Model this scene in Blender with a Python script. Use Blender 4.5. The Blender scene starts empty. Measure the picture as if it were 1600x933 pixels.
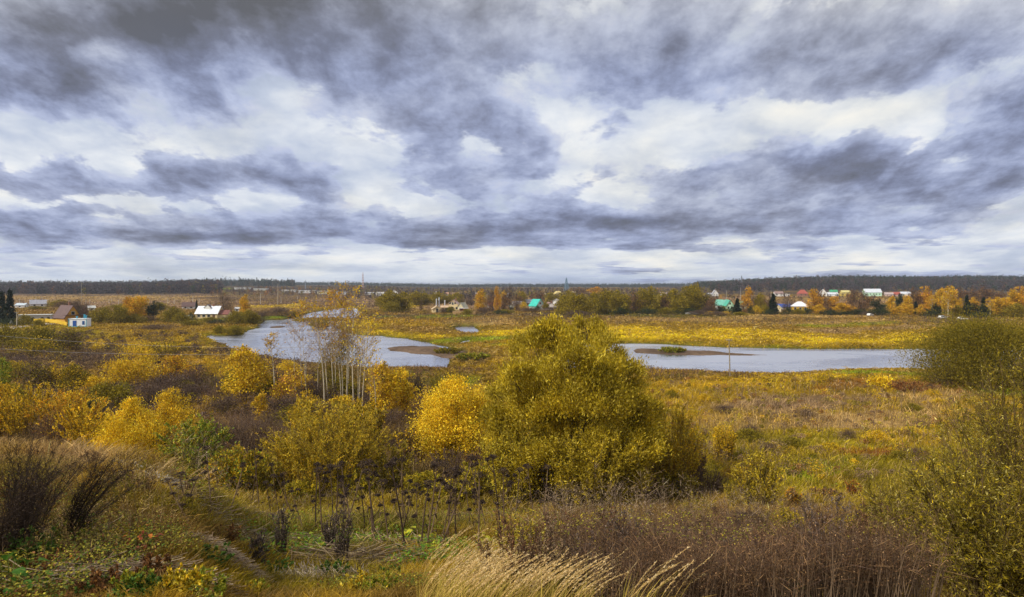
import bpy, math
import numpy as np
from math import radians as R

# ---------------------------------------------------------------- camera
F = 1067.0            # focal length in photograph pixels (24 mm on 36 mm, 1600 wide)
HOR = 446.0           # horizon row
HAZE = 0.00009
EYE = 18.0            # eye height above the water
sc = bpy.context.scene
COL = sc.collection
cam_d = bpy.data.cameras.new("camera")
cam = bpy.data.objects.new("camera", cam_d); COL.objects.link(cam)
cam.location = (0, 0, EYE); cam.rotation_euler = (R(90), 0, 0)
cam_d.sensor_width = 36.0; cam_d.lens = 24.0
cam_d.shift_y = -(466.5 - HOR) / 1600.0
cam_d.clip_start = 0.1; cam_d.clip_end = 30000
sc.camera = cam
sc.view_settings.view_transform = 'Standard'
sc.view_settings.look = 'None'
sc.view_settings.gamma = 1.0
sc.view_settings.exposure = 0.0
sc.view_settings.use_curve_mapping = False
sc.cycles.max_bounces = 5; sc.cycles.diffuse_bounces = 2; sc.cycles.glossy_bounces = 2
sc.cycles.transmission_bounces = 3; sc.cycles.transparent_max_bounces = 4
sc.cycles.caustics_reflective = False; sc.cycles.caustics_refractive = False

SUN_EL, SUN_AZ = 38.0, -125.0      # behind and left of the camera (azimuth from +Y, clockwise)

# ---------------------------------------------------------------- world: sky with stratocumulus
world = bpy.data.worlds.new("World"); sc.world = world
world.use_nodes = True
nt = world.node_tree; nt.nodes.clear()

class NG:
    """tiny expression helper over a node tree"""
    def __init__(s, nt): s.nt = nt
    def n(s, t, **k):
        o = s.nt.nodes.new(t)
        for a, b in k.items(): setattr(o, a, b)
        return o
    def put(s, sock, v):
        if isinstance(v, (int, float)): sock.default_value = v
        elif isinstance(v, (tuple, list)): sock.default_value = v
        else: s.nt.links.new(v, sock)
    def m(s, op, a, b=0.0, c=0.0, clamp=False):
        o = s.n('ShaderNodeMath', operation=op); o.use_clamp = clamp
        s.put(o.inputs[0], a); s.put(o.inputs[1], b)
        if op in ('MULTIPLY_ADD', 'SMOOTH_MIN', 'COMPARE'): s.put(o.inputs[2], c)
        return o.outputs[0]
    def add(s, a, b): return s.m('ADD', a, b)
    def sub(s, a, b): return s.m('SUBTRACT', a, b)
    def mul(s, a, b): return s.m('MULTIPLY', a, b)
    def div(s, a, b): return s.m('DIVIDE', a, b)
    def xyz(s, a, b, c):
        o = s.n('ShaderNodeCombineXYZ')
        for i, v in enumerate((a, b, c)): s.put(o.inputs[i], v)
        return o.outputs[0]
    def noise(s, vec, scale, detail=6, rough=0.55, dist=0.0, lac=2.0):
        o = s.n('ShaderNodeTexNoise'); o.noise_dimensions = '3D'
        s.put(o.inputs['Vector'], vec); s.put(o.inputs['Scale'], scale)
        o.inputs['Detail'].default_value = detail; o.inputs['Roughness'].default_value = rough
        o.inputs['Distortion'].default_value = dist; o.inputs['Lacunarity'].default_value = lac
        return o
    def rng(s, v, a, b, c=0.0, d=1.0, smooth=True):
        o = s.n('ShaderNodeMapRange'); o.interpolation_type = 'SMOOTHSTEP' if smooth else 'LINEAR'
        s.put(o.inputs['Value'], v)
        for k, q in zip(('From Min', 'From Max', 'To Min', 'To Max'), (a, b, c, d)): s.put(o.inputs[k], q)
        return o.outputs[0]
    def ramp(s, v, stops, interp='EASE'):
        o = s.n('ShaderNodeValToRGB'); o.color_ramp.interpolation = interp
        e = o.color_ramp.elements
        while len(e) < len(stops): e.new(0.5)
        for el, (p, c) in zip(e, stops): el.position = p; el.color = (*c, 1)
        s.put(o.inputs[0], v); return o.outputs[0]
    def mix(s, f, a, b, mode='MIX'):
        o = s.n('ShaderNodeMix', data_type='RGBA', blend_type=mode)
        s.put(o.inputs[0], f); s.put(o.inputs[6], a if not isinstance(a, tuple) else (*a, 1))
        s.put(o.inputs[7], b if not isinstance(b, tuple) else (*b, 1)); return o.outputs[2]

g = NG(nt)
def srgb(r, gg, b):
    f = lambda c: (c / 255 / 12.92) if c / 255 <= 0.04045 else ((c / 255 + 0.055) / 1.055) ** 2.4
    return (f(r), f(gg), f(b))
tc = g.n('ShaderNodeTexCoord')
sp = g.n('ShaderNodeSeparateXYZ'); g.put(sp.inputs[0], tc.outputs['Generated'])
dx, dy, dz = sp.outputs
zc = g.m('MAXIMUM', dz, 0.0)
ay = g.m('MAXIMUM', g.m('ABSOLUTE', dy), 0.15)
# direction slopes: sa = sideways, sb = upwards (real directions in the world)
sa0 = g.div(dx, ay); sb0 = g.div(zc, ay)
# cloud-layer plane coordinates: everything shrinks and flattens towards the horizon
sgn = g.m('SIGN', dy)
X = g.div(g.mul(sa0, 1.9), g.add(sb0, 0.45)); Y = g.mul(g.m('LOGARITHM', g.add(sb0, 0.035), math.e), 1.25)
Y = g.add(Y, g.mul(sgn, 20.0))
P = g.xyz(X, Y, 0.0)
w1 = g.noise(P, 2.6, 5, 0.55)
w2 = g.noise(g.xyz(g.add(X, 31.7), Y, 4.0), 2.6, 5, 0.55)
wa = g.sub(w1.outputs[0], 0.5); wb = g.sub(w2.outputs[0], 0.5)
sa = g.add(sa0, g.mul(wa, 0.20))
sb = g.add(sb0, g.mul(g.mul(wb, 0.36), g.m('MINIMUM', g.add(sb0, 0.06), 0.3)))
BL = [  # centre column/row in the photograph, radii, strength (+ dark, - bright)
    (470, 55, 270, 75, .34), (620, 150, 150, 60, .14), (40, 125, 230, 45, .34), (260, 25, 250, 30, .14),
    (1000, 105, 230, 75, .12), (1300, 262, 130, 38, .40), (1235, 235, 60, 30, .10), (1590, 185, 90, 42, .40), (780, 20, 120, 40, -.04),
    (640, 185, 95, 45, .16), (750, 262, 110, 30, .24), (1040, 278, 90, 22, .24), (950, 215, 55, 15, .20), (340, 275, 80, 22, .26), (480, 285, 60, 34, .22), (130, 275, 170, 22, .18),
    (100, 335, 420, 16, .26), (330, 368, 380, 13, .30), (800, 350, 260, 18, .22), (1150, 352, 340, 20, .26), (1500, 300, 200, 45, .20), (1000, 383, 460, 9, .22),
    (1300, 110, 250, 70, .12), (300, 200, 240, 40, -.16), (40, 215, 120, 30, -.16), (575, 270, 50, 55, -.30), (430, 175, 200, 30, -.10), (1130, 215, 150, 50, -.30), (1400, 190, 190, 26, -.22),
    (900, 258, 45, 30, -.22), (640, 338, 60, 12, -.22), (1480, 365, 160, 20, -.24), (1150, 372, 40, 14, -.22), (400, 320, 260, 9, -.16), (700, 405, 900, 16, -.16), (560, 432, 500, 9, -.34),
    (1350, 436, 420, 12, .16), (900, 425, 300, 6, .10), (60, 50, 200, 50, .20), (420, -20, 420, 50, .16), (1000, -10, 500, 40, .05), (170, 75, 80, 16, -.14), (1480, 50, 260, 60, .16)]
acc = 0.0
for (px, py, rx, ry, st) in BL:
    ca, cb = (px - 800) / F, (HOR - py) / F
    a = g.mul(g.sub(sa, ca), F / rx); b = g.mul(g.sub(sb, cb), F / ry)
    q = g.add(g.mul(a, a), g.mul(b, b))
    e = g.m('EXPONENT', g.mul(q, -0.7))
    acc = g.m('MULTIPLY_ADD', e, st, acc)
def layer(sx, sy, scale, detail, off, seed, dist=0.25, rough=0.52):
    return g.noise(g.xyz(g.mul(X, sx), g.mul(g.add(Y, off), sy), seed), scale, detail, rough, dist).outputs[0]
# high thin sheet: soft white and lavender
hi = g.add(g.mul(g.sub(layer(0.95, 1.0, 1.6, 5, 0.0, 3.0), 0.5), 1.5), g.mul(acc, 0.55))
hi = g.add(hi, g.mul(g.sub(layer(1.3, 1.3, 4.2, 6, 4.0, 6.0, 0.1, 0.62), 0.5), 0.5))
sheet = g.ramp(g.add(hi, 0.50), [(0.08, srgb(254, 253, 250)), (0.34, srgb(230, 235, 242)), (0.60, srgb(196, 206, 225)), (0.95, srgb(158, 171, 198))], 'LINEAR')
# lower broken stratocumulus: flat dark bases, ragged lighter tops
def low(off):
    a = layer(1.1, 1.0, 2.7, 8, off, 0.0, 0.15, 0.60)
    b = layer(0.9, 2.2, 2.6, 5, off, 9.0, 0.2, 0.55)     # thin parallel bands close to the horizon
    f = g.rng(sb0, 0.13, 0.02, 0.0, 1.0)
    n = g.add(g.mul(g.sub(a, 0.5), g.sub(1.75, g.mul(f, 0.95))), g.mul(g.mul(g.sub(b, 0.5), f), 1.9))
    return g.add(n, g.mul(acc, 1.28))
l0 = low(0.0); l1 = low(0.085)
edge = g.m('MINIMUM', g.m('MAXIMUM', g.sub(l0, l1), -0.35), 0.35)   # positive at the upper rim
mask = g.rng(l0, -0.06, 0.13, 0.0, 0.95)
fine = g.sub(layer(1.3, 1.2, 5.0, 6, 2.0, 14.0, 0.1, 0.62), 0.5)
depth = g.add(g.add(g.mul(g.add(l0, 0.0), 0.95), g.mul(edge, -0.75)), g.mul(fine, .8))
base = g.ramp(g.add(depth, 0.23), [(0.0, srgb(214, 218, 232)), (0.26, srgb(188, 198, 226)), (0.5, srgb(152, 162, 194)), (0.74, srgb(117, 124, 150)), (1.0, srgb(94, 98, 112))], 'LINEAR')
cloud = g.mix(mask, sheet, base)
D = g.add(g.add(hi, 0.42), mask)
# warm tint where thin cloud is lit, neutral grey high up
warmn = g.noise(g.xyz(X, Y, 7.0), 1.5, 2, 0.5).outputs[0]
warm = g.mul(g.rng(warmn, 0.45, 0.68), 0.8)
cloud = g.mix(warm, cloud, g.mix(1.0, cloud, (1.04, 1.0, 0.91), 'MULTIPLY'))
high = g.rng(sb0, 0.30, 0.46, 0.0, 0.6)
bw = g.n('ShaderNodeRGBToBW'); g.put(bw.inputs[0], cloud)
grey = g.mix(1.0, bw.outputs[0], (0.97, 0.965, 0.94), 'MULTIPLY')
cloud = g.mix(high, cloud, grey)
low = g.rng(sb0, 0.0, 0.028, 0.55, 0.0)
cloud = g.mix(low, cloud, g.mix(1.0, cloud, (0.88, 0.97, 1.10), 'MULTIPLY'))
sky = g.n('ShaderNodeTexSky'); sky.sky_type = 'NISHITA'
sky.sun_disc = False; sky.sun_elevation = R(SUN_EL); sky.sun_rotation = R(SUN_AZ)
bg1 = g.n('ShaderNodeBackground'); g.put(bg1.inputs[0], sky.outputs[0]); bg1.inputs[1].default_value = 0.12
bg2 = g.n('ShaderNodeBackground'); g.put(bg2.inputs[0], cloud); bg2.inputs[1].default_value = 1.0
gap = g.rng(D, -0.25, 0.10, 0.55, 1.0)       # the blue sky shows faintly through the thinnest places
mx = g.n('ShaderNodeMixShader'); g.put(mx.inputs[0], gap)
nt.links.new(bg1.outputs[0], mx.inputs[1]); nt.links.new(bg2.outputs[0], mx.inputs[2])
wo = g.n('ShaderNodeOutputWorld'); nt.links.new(mx.outputs[0], wo.inputs[0])
world.cycles.sampling_method = 'MANUAL'; world.cycles.sample_map_resolution = 512

sun_d = bpy.data.lights.new("sun", 'SUN'); sun_d.energy = 3.7; sun_d.angle = R(6); sun_d.color = (1.0, 0.93, 0.80)
sun = bpy.data.objects.new("sun", sun_d); COL.objects.link(sun)
sun.rotation_euler = (R(90 - SUN_EL), 0, R(180 - SUN_AZ - 0)); 

# ---------------------------------------------------------------- numpy noise
def _h(ix, iy, s):
    n = (ix.astype(np.int64) * 374761393 + iy.astype(np.int64) * 668265263 + s * 1274126177) & 0x7fffffff
    n = ((n ^ (n >> 13)) * 1274126177) & 0x7fffffff
    return ((n ^ (n >> 16)) & 0xffffff) / float(0xffffff)
def vnoise(x, y, s=0):
    ix = np.floor(x); iy = np.floor(y); fx = x - ix; fy = y - iy
    fx = fx * fx * (3 - 2 * fx); fy = fy * fy * (3 - 2 * fy)
    a = _h(ix, iy, s); b = _h(ix + 1, iy, s); c = _h(ix, iy + 1, s); d = _h(ix + 1, iy + 1, s)
    return (a + (b - a) * fx) * (1 - fy) + (c + (d - c) * fx) * fy
def fbm(x, y, o=4, s=0):
    t = 0; a = 0.5; tot = 0
    for i in range(o):
        t = t + a * vnoise(x, y, s + i * 7); tot += a; x = x * 2.03 + 5.1; y = y * 2.03 + 1.7; a *= 0.5
    return t / tot
def sst(a, b, x):
    t = np.clip((x - a) / (b - a), 0, 1); return t * t * (3 - 2 * t)

# ---------------------------------------------------------------- river outline, laid out in metres
def w2(pts):
    a = np.array(pts, float); Yd = F * EYE / (a[:, 1] - HOR); return np.stack([(a[:, 0] - 800) / F * Yd, Yd], 1)
RIVER = w2([(552, 480.5), (520, 483), (490, 488), (465, 494.5), (440, 500), (418, 501), (408, 505), (400, 512), (385, 518), (378, 523), (350, 525),
            (330, 524), (323, 528), (342, 535), (360, 542), (371, 547), (400, 556), (430, 561), (460, 565), (520, 571), (580, 577), (640, 575), (690, 577),
            (800, 580), (900, 579), (1000, 577), (1050, 580), (1100, 583), (1150, 585), (1200, 586), (1255, 584), (1285, 581), (1330, 579), (1385, 577), (1440, 578),
            (1600, 580), (1900, 580), (2300, 580), (2300, 548), (1900, 547), (1600, 546), (1440, 545.5), (1380, 545.5), (1330, 545), (1265, 545.5), (1200, 543.5), (1130, 543.5), (1100, 541.5), (1040, 538.5), (1000, 537),
            (930, 538), (860, 541), (790, 551), (755, 551), (720, 548), (700, 543), (680, 538.5), (640, 530), (610, 527), (590, 524.5), (560, 523.5), (540, 519), (528, 512),
            (536, 503), (552, 498), (564, 493), (562, 484)])
ISLES = [w2([(484, 505), (495, 503), (510, 504), (516, 507), (512, 511), (498, 512), (486, 510)]),
         w2([(458, 501), (470, 500), (500, 499.5), (540, 499), (545, 501), (500, 502), (470, 502.5)]),
         w2([(712, 546), (740, 540), (800, 538), (870, 538), (880, 600), (760, 600), (712, 592), (698, 574), (702, 558)])]
BARS = [w2([(596, 545), (612, 541.5), (640, 540), (680, 541), (705, 545), (715, 552), (712, 560), (695, 559), (675, 555), (640, 553), (620, 550), (606, 548)]),
        w2([(990, 544), (1020, 545.5), (1060, 546.5), (1110, 548.5), (1150, 552), (1220, 555.5), (1170, 556), (1110, 555.5), (1040, 554), (990, 552)]),
        w2([(430, 506), (445, 504), (452, 505), (440, 507.5)]), w2([(427, 510), (438, 509), (442, 511), (432, 512.5)])]
POND = w2([(708, 512), (722, 510), (738, 510.5), (748, 514), (752, 519), (740, 523), (726, 522), (716, 517)])
POND2 = w2([(714, 537), (722, 533.5), (735, 531.5), (736, 534), (726, 536.5)])
def sdist(px, py, poly):
    """distance to the outline, positive inside"""
    x0, y0 = poly[:, 0], poly[:, 1]; x1, y1 = np.roll(x0, -1), np.roll(y0, -1)
    best = np.full(px.shape, 1e18); ins = np.zeros(px.shape, bool)
    for a, b, c, d in zip(x0, y0, x1, y1):
        ex, ey = c - a, d - b; L = ex * ex + ey * ey + 1e-9
        t = np.clip(((px - a) * ex + (py - b) * ey) / L, 0, 1)
        best = np.minimum(best, (px - a - t * ex) ** 2 + (py - b - t * ey) ** 2)
        cond = ((b > py) != (d > py)) & (px < (c - a) * (py - b) / ((d - b) if d != b else 1e-9) + a)
        ins ^= cond
    s = np.sqrt(best); return np.where(ins, s, -s)
def water_sd(x, y):
    """positive = metres inside the water; also how sandy the place is"""
    sd = np.full(x.shape, -60.0); sand = np.zeros(x.shape)
    m = (y > 110) & (y < 720) & (np.abs(x) < 520)
    if m.any():
        X, Y = x[m], y[m]
        wob = (fbm(X / 9, Y / 9, 3, 3) - .5) * np.clip(Y / 60, 1, 6)
        r = sdist(X, Y, RIVER)
        for p in ISLES: r = np.minimum(r, -sdist(X, Y, p))
        b = np.full(X.shape, -1e9); wob2 = (fbm(X / 14 + 9, Y / 30, 5, 13) - .5) * 16
        for p in BARS: b = np.maximum(b, sdist(X, Y, p) + wob2 * .55)
        s = np.where(b > -0.5, 1.0, 0.0)
        r = np.maximum(r, sdist(X, Y, POND)); r = np.maximum(r, sdist(X, Y, POND2))
        r = np.minimum(r, np.where(b > -6, -b * 0.6, 1e9)) 
        sd[m] = r + wob * 0.8; sand[m] = np.clip((b + 3) / 3, 0, 1)
    return sd, sand

# ---------------------------------------------------------------- terrain heights
TY = np.array([-400, -30, 0, 2, 4, 6, 9, 12, 16, 20, 30, 42, 53, 65, 90, 130, 200, 600])
TZ = np.array([-1.9, -1.8, -1.75, -2.0, -2.6, -3.4, -4.5, -5.5, -6.85, -8.1, -11.0, -14.2, -16.1, -16.55, -16.6, -16.7, -16.6, -16.5])
LZ = np.array([-1.9, -1.8, -1.7, -1.95, -2.5, -3.2, -4.05, -4.6, -5.25, -5.75, -8.1, -13.3, -16.2, -16.55, -16.6, -16.7, -16.6, -16.5])
def ground_nowater(x, y):
    u = x / np.maximum(y, 4.0)
    z = np.interp(y, TY, TZ)
    ys = y + np.clip((-u - .62) * 6, -2, 2)
    zl = np.interp(ys, TY, LZ) + np.clip(-u - .55, -.2, .5) * 3.2 * sst(8, 22, y) * (1 - sst(30, 48, y))
    w = sst(.34, .53, -u) * (y > 0)
    z = z * (1 - w) + zl * w
    z = z + (fbm(x / 5, y / 5, 3, 11) - .5) * .7 * (1 - sst(60, 100, y)) * sst(2, 9, np.hypot(x, y))
    z = z + (fbm(x / 38, y / 38, 3, 21) - .5) * 1.3 * sst(60, 110, y) * (1 - sst(500, 900, y))
    far = sst(700, 2600, y)
    z = z + far * 9.0
    z = z + sst(1000, 2150, y) * sst(.18, .46, u) * 20
    z = z + sst(1000, 1700, y) * sst(-.12, -.26, u) * sst(-.62, -.42, u) * 7
    z = z + sst(1100, 1500, y) * (fbm(x / 300, y / 300, 3, 31) - .5) * 7
    # low dome of dry grass on the near side of the pond
    z = z + 1.6 * np.exp(-(((x + 72) / 26) ** 2 + ((y - 285) / 26) ** 2))
    return z + EYE
def ground(x, y, want=False):
    x = np.asarray(x, float); y = np.asarray(y, float)
    z = ground_nowater(x, y)
    sd, sand = water_sd(x, y)
    land = np.clip(-sd, 0, None)
    k = 1 - np.exp(-land / np.where(y > 215, 2.6, 9.0))
    zz = np.where(sd > 0, -0.25 * np.minimum(sd, 5) - .02, 0.03 + (z - .03) * k)
    zz = np.where((sand > .3) & (sd <= 0), 0.03 + .05 * np.minimum(land, 4), zz)
    zz = np.where(sd > -45, zz, z)
    return (zz, sd, sand) if want else zz
def proj(x, y, z): return 800 + F * x / y, HOR - F * (z - EYE) / y
_YS = np.geomspace(2.5, 6000, 2600)
def hit(px, py):
    """where the ray through a photograph pixel first meets the ground"""
    xs = (px - 800) / F * _YS; zs = ground(xs, _YS); yy = HOR - F * (zs - EYE) / _YS
    i = np.argmax(yy <= py) if (yy <= py).any() else len(_YS) - 1
    return float(xs[i]), float(_YS[i]), float(zs[i])
def at(px, Y):
    x = (px - 800) / F * Y; return float(x), float(Y), float(ground(np.array([x]), np.array([Y]))[0])
# ---------------------------------------------------------------- ground colours (what grows where)
YEL = (.62, .44, .03); GOL = (.45, .28, .035); TAN = (.42, .28, .12); PNK = (.30, .20, .13); BRN = (.23, .14, .04)
PUR = (.115, .075, .055); OLV = (.27, .21, .02); GRN = (.22, .30, .02); DKG = (.07, .075, .015); RED = (.22, .08, .03); OBR = (.34, .22, .03)
SAND = (.20, .14, .10); FRS = (.06, .045, .04)
ZONES = [  # column, row, half width, half height, colour, strength
    (60, 452, 400, 6, FRS, .9), (1350, 442, 400, 10, FRS, .9), (400, 459, 60, 3, OLV, .8), (330, 452, 40, 2, GRN, .8),
    (220, 466, 330, 4, TAN, .8), (420, 466, 120, 10, PUR, .8), (450, 478, 60, 2.5, YEL, .6), (560, 476, 60, 6, PUR, .7), (700, 460, 90, 8, PUR, .7), (900, 455, 200, 6, BRN, .7),
    (1150, 466, 110, 3, PNK, .9), (1330, 468, 130, 3, TAN, .8), (1360, 466, 20, 2, GRN, .7), (1300, 460, 90, 3, BRN, .5),
    (1200, 490, 420, 3, DKG, .8), (1230, 494, 330, 3, TAN, .8), (1100, 506, 150, 4, OBR, .9), (1000, 498, 60, 4, TAN, .7), (1200, 503, 200, 3, TAN, .7), (1160, 510, 80, 4, BRN, .8), (1300, 507, 60, 3, GRN, .45), (1480, 503, 90, 6, PUR, .7), (1350, 513, 120, 3, PNK, .6),
    (1180, 525, 330, 8, YEL, .75), (1100, 531, 120, 3, OBR, .7), (1330, 521, 80, 3, BRN, .5), (960, 522, 90, 10, YEL, .9), (1430, 525, 60, 6, YEL, .9), (1480, 512, 40, 5, GOL, .8),
    (1040, 534, 90, 3, OLV, .7), (1220, 539, 60, 2.5, GRN, .35), (1150, 541, 300, 2.5, OLV, .6), (1350, 543, 100, 2.5, DKG, .5), (1330, 532, 70, 4, OBR, .7),
    (640, 480, 22, 2.5, YEL, .9), (560, 480, 40, 4, GOL, .9), (600, 492, 110, 4, PUR, .8), (690, 493, 60, 4, GRN, .5), (590, 507, 50, 9, YEL, .8), (620, 520, 90, 5, YEL, .9),
    (690, 503, 60, 6, GOL, .6), (690, 514, 55, 7, BRN, .9), (770, 502, 60, 6, TAN, .7), (790, 520, 60, 6, YEL, .9), (740, 528, 80, 4, GRN, .7), (690, 533, 60, 4, GRN, .5), (760, 543, 50, 5, GRN, .5), (770, 538, 40, 2.5, YEL, .6), (800, 492, 120, 3, PUR, .7),
    (500, 499, 50, 2, BRN, .9), (500, 507, 14, 4, GOL, .9), (430, 496, 40, 3, GRN, .9), (420, 489, 40, 5, PUR, .6),
    (340, 541, 50, 9, YEL, 1.), (300, 532, 40, 8, YEL, .7), (280, 515, 50, 6, BRN, .7), (180, 538, 70, 6, YEL, .9), (130, 545, 50, 5, TAN, .7), (60, 525, 130, 10, OLV, .9), (230, 548, 60, 4, YEL, .6),
    (60, 508, 60, 4, OLV, .8), (170, 507, 60, 3, OBR, .8), (200, 516, 90, 5, BRN, .7), (330, 498, 50, 4, GRN, .4), (60, 550, 130, 12, PUR, .9), (150, 575, 150, 8, PUR, .6), (240, 605, 130, 10, PUR, 1.), (340, 600, 60, 10, PUR, .8),
    (300, 562, 80, 7, GOL, .7), (430, 630, 100, 25, OBR, .5), (420, 660, 60, 22, PUR, .7), (560, 620, 60, 20, PUR, .8),
    (740, 568, 55, 9, OBR, .8), (715, 560, 25, 7, FRS, .6), (770, 545, 60, 5, GOL, .7), (700, 585, 80, 9, GRN, .55), (720, 578, 60, 6, OBR, .7), (660, 600, 60, 20, PUR, .5),
    (1080, 582, 90, 6, PUR, .55), (1130, 592, 100, 9, GOL, 1.), (1230, 588, 90, 6, YEL, .6), (1330, 581, 70, 4, GRN, .8), (1400, 578, 60, 3, TAN, .8), (1370, 595, 30, 5, YEL, .9), (1310, 600, 60, 7, RED, .6), (1420, 605, 60, 7, RED, .9), (1420, 586, 60, 4, GRN, .8),
    (1520, 620, 70, 10, GRN, .95), (1230, 625, 160, 14, PNK, .8), (1330, 655, 150, 16, TAN, .9), (1160, 650, 90, 22, TAN, .6), (1420, 630, 60, 14, TAN, .8), (1200, 690, 120, 14, OLV, .7), (1110, 710, 40, 18, YEL, .5), (1290, 738, 60, 16, GRN, .9), (1250, 712, 90, 8, YEL, .5), (1360, 715, 70, 6, RED, .8),
    (1390, 690, 80, 14, GOL, .4), (1170, 740, 40, 14, RED, .6), (1010, 760, 60, 14, BRN, .9), (1330, 768, 90, 8, OLV, .7),
    (560, 830, 150, 40, DKG, .5), (650, 862, 80, 25, DKG, .5), (195, 722, 75, 12, (.34, .31, .29), .7), (520, 925, 170, 40, OLV, .8), (560, 795, 340, 60, OLV, .9), (600, 850, 200, 40, (.12, .11, .02), .8), (170, 890, 260, 60, (.10, .065, .03), .85), (60, 830, 120, 50, (.09, .06, .03), .7), (330, 770, 60, 30, OLV, .6), (420, 760, 90, 30, BRN, .5),
    (130, 700, 170, 45, TAN, .9), (220, 760, 90, 40, GOL, .6), (90, 820, 160, 40, BRN, .8), (250, 850, 120, 35, BRN, .8), (60, 740, 60, 20, OLV, .6),
    (380, 905, 150, 30, OBR, .6), (780, 900, 150, 40, GOL, .9), (1100, 850, 300, 80, BRN, .6), (900, 790, 130, 40, PUR, .5), (1500, 850, 160, 110, OLV, .7)]
_BY = [433, 448, 456, 464, 474, 486, 500, 520, 545, 560, 590, 640, 700, 760, 850, 933]
_BL = [FRS, FRS, FRS, PNK, PNK, BRN, BRN, OBR, BRN, PUR, BRN, BRN, PUR, BRN, BRN, BRN]
_BR = [FRS, FRS, FRS, BRN, PNK, BRN, BRN, OBR, OBR, OBR, OBR, OBR, OLV, OLV, BRN, BRN]
def ground_color(x, y, z, sd=None, sand=None):
    yy = np.maximum(y, 1.5)
    px, py = proj(x, yy, z)
    px = np.clip(px, -600, 2200); py = np.clip(py, 433, 1100)
    n1 = fbm(x / 45, y / 100, 8, 41) - .5
    n2 = fbm(x / 37 + 40, y / 90, 8, 143) - .5
    n3 = fbm(x / 9, y / 22, 7, 245)
    qx = px + n1 * np.interp(py, [440, 600, 933], [220, 220, 320]); qy = py + n2 * np.interp(py, [440, 470, 520, 600, 933], [9, 14, 22, 60, 160])
    L = np.stack([np.interp(qy, _BY, [c[k] for c in _BL]) for k in range(3)], -1)
    Rr = np.stack([np.interp(qy, _BY, [c[k] for c in _BR]) for k in range(3)], -1)
    w = sst(500, 1000, px)[..., None]
    C = L * (1 - w) + Rr * w
    for (cx, cy, rx, ry, c, st) in ZONES:
        q = ((qx - cx) / rx) ** 2 + ((qy - cy) / ry) ** 2
        a = (1 - sst(.45, 1.25, q)) * st
        a = np.clip(a * (.45 + 1.1 * n3), 0, 1)[..., None]
        C = C * (1 - a) + np.array(c) * a
    m = (.72 + .56 * n3)[..., None]
    C = C * m
    br = np.where(n3 > .6, 1, 0) * np.clip((n3 - .6) * 3, 0, .6)
    C = C * (1 - br[..., None] * .7) + np.array(BRN) * br[..., None] * .7
    n4 = fbm(x / 3, y / 7, 5, 345); dk = np.clip((n4 - .56) * 5, 0, .7)[..., None]; C = C * (1 - dk) + np.array(OBR) * .8 * dk
    if sd is not None:
        e = np.exp(-np.clip(-sd, 0, 99) / 4.) * (sd <= 0) * .85
        C = C * (1 - e[..., None]) + np.array((.10, .11, .02)) * e[..., None]
        s = (np.clip(sand * 1.3, 0, 1))[..., None]
        wet = np.array((.07, .052, .042)) * (1 - sst(.5, 1., sand))[..., None] + np.array(SAND) * sst(.5, 1., sand)[..., None]
        C = C * (1 - s) + wet * (.45 + 1.0 * n4[..., None]) * s
        C = np.where((sd > 0)[..., None], np.array((.05, .04, .03)), C)
    lum = C.mean(-1, keepdims=True); C = (lum + (C - lum) * 1.12) * .84
    return np.clip(C, .01, .9)

# ---------------------------------------------------------------- mesh building in bulk
class Geo:
    def __init__(s): s.V = []; s.C = []
    def add(s, q, c):
        q = np.asarray(q, np.float32).reshape(-1, 4, 3); c = np.asarray(c, np.float32)
        if c.ndim == 1: c = np.broadcast_to(c, (len(q), 3))
        if c.ndim == 2: c = np.repeat(c[:, None, :], 4, 1)
        s.V.append(q); s.C.append(c)
    def mesh(s, name, m):
        V = np.concatenate(s.V).reshape(-1, 3); C = np.concatenate(s.C).reshape(-1, 3)
        n = len(V); me = bpy.data.meshes.new(name)
        me.vertices.add(n); me.vertices.foreach_set('co', V.ravel())
        me.loops.add(n); me.loops.foreach_set('vertex_index', np.arange(n, dtype=np.int32))
        me.polygons.add(n // 4); me.polygons.foreach_set('loop_start', np.arange(0, n, 4, dtype=np.int32))
        try: me.polygons.foreach_set('loop_total', np.full(n // 4, 4, np.int32))
        except Exception: pass
        ca = me.color_attributes.new('Col', 'FLOAT_COLOR', 'POINT')
        ca.data.foreach_set('color', np.concatenate([C, np.ones((n, 1), np.float32)], 1).ravel())
        me.update(calc_edges=True); me.materials.append(m)
        return me
    def obj(s, name, m, parent=None):
        return link(name, s.mesh(name, m), parent)
def link(name, me, parent=None, loc=None):
    o = bpy.data.objects.new(name, me); COL.objects.link(o)
    if parent is not None: o.parent = parent
    if loc is not None: o.location = loc
    return o
def tag(o, label=None, cat=None, group=None, kind=None):
    if label: o['label'] = label
    if cat: o['category'] = cat
    if group: o['group'] = group
    if kind: o['kind'] = kind
    return o
def thing(name, label, cat, loc=(0, 0, 0), rz=0.0, group=None, scale=None):
    o = bpy.data.objects.new(name, None); COL.objects.link(o); o.empty_display_size = .3
    o.location = loc; o.rotation_euler = (0, 0, rz)
    if scale is not None: o.scale = scale
    return tag(o, label, cat, group)
def nrm(v): return v / (np.linalg.norm(v, axis=-1, keepdims=True) + 1e-9)
def leaves(geo, c, d, L, W, col, rng, tw=None):
    """diamond leaves: centres c, directions d"""
    n = len(c); d = nrm(d)
    s = nrm(np.cross(d, rng.normal(size=(n, 3)) if tw is None else tw))
    L = np.broadcast_to(np.asarray(L, float), (n,))[:, None]; W = np.broadcast_to(np.asarray(W, float), (n,))[:, None]
    p1 = c + d * L * .42 + s * W * .5; p2 = c + d * L; p3 = c + d * L * .42 - s * W * .5
    geo.add(np.stack([c, p1, p2, p3], 1), col)
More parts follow.
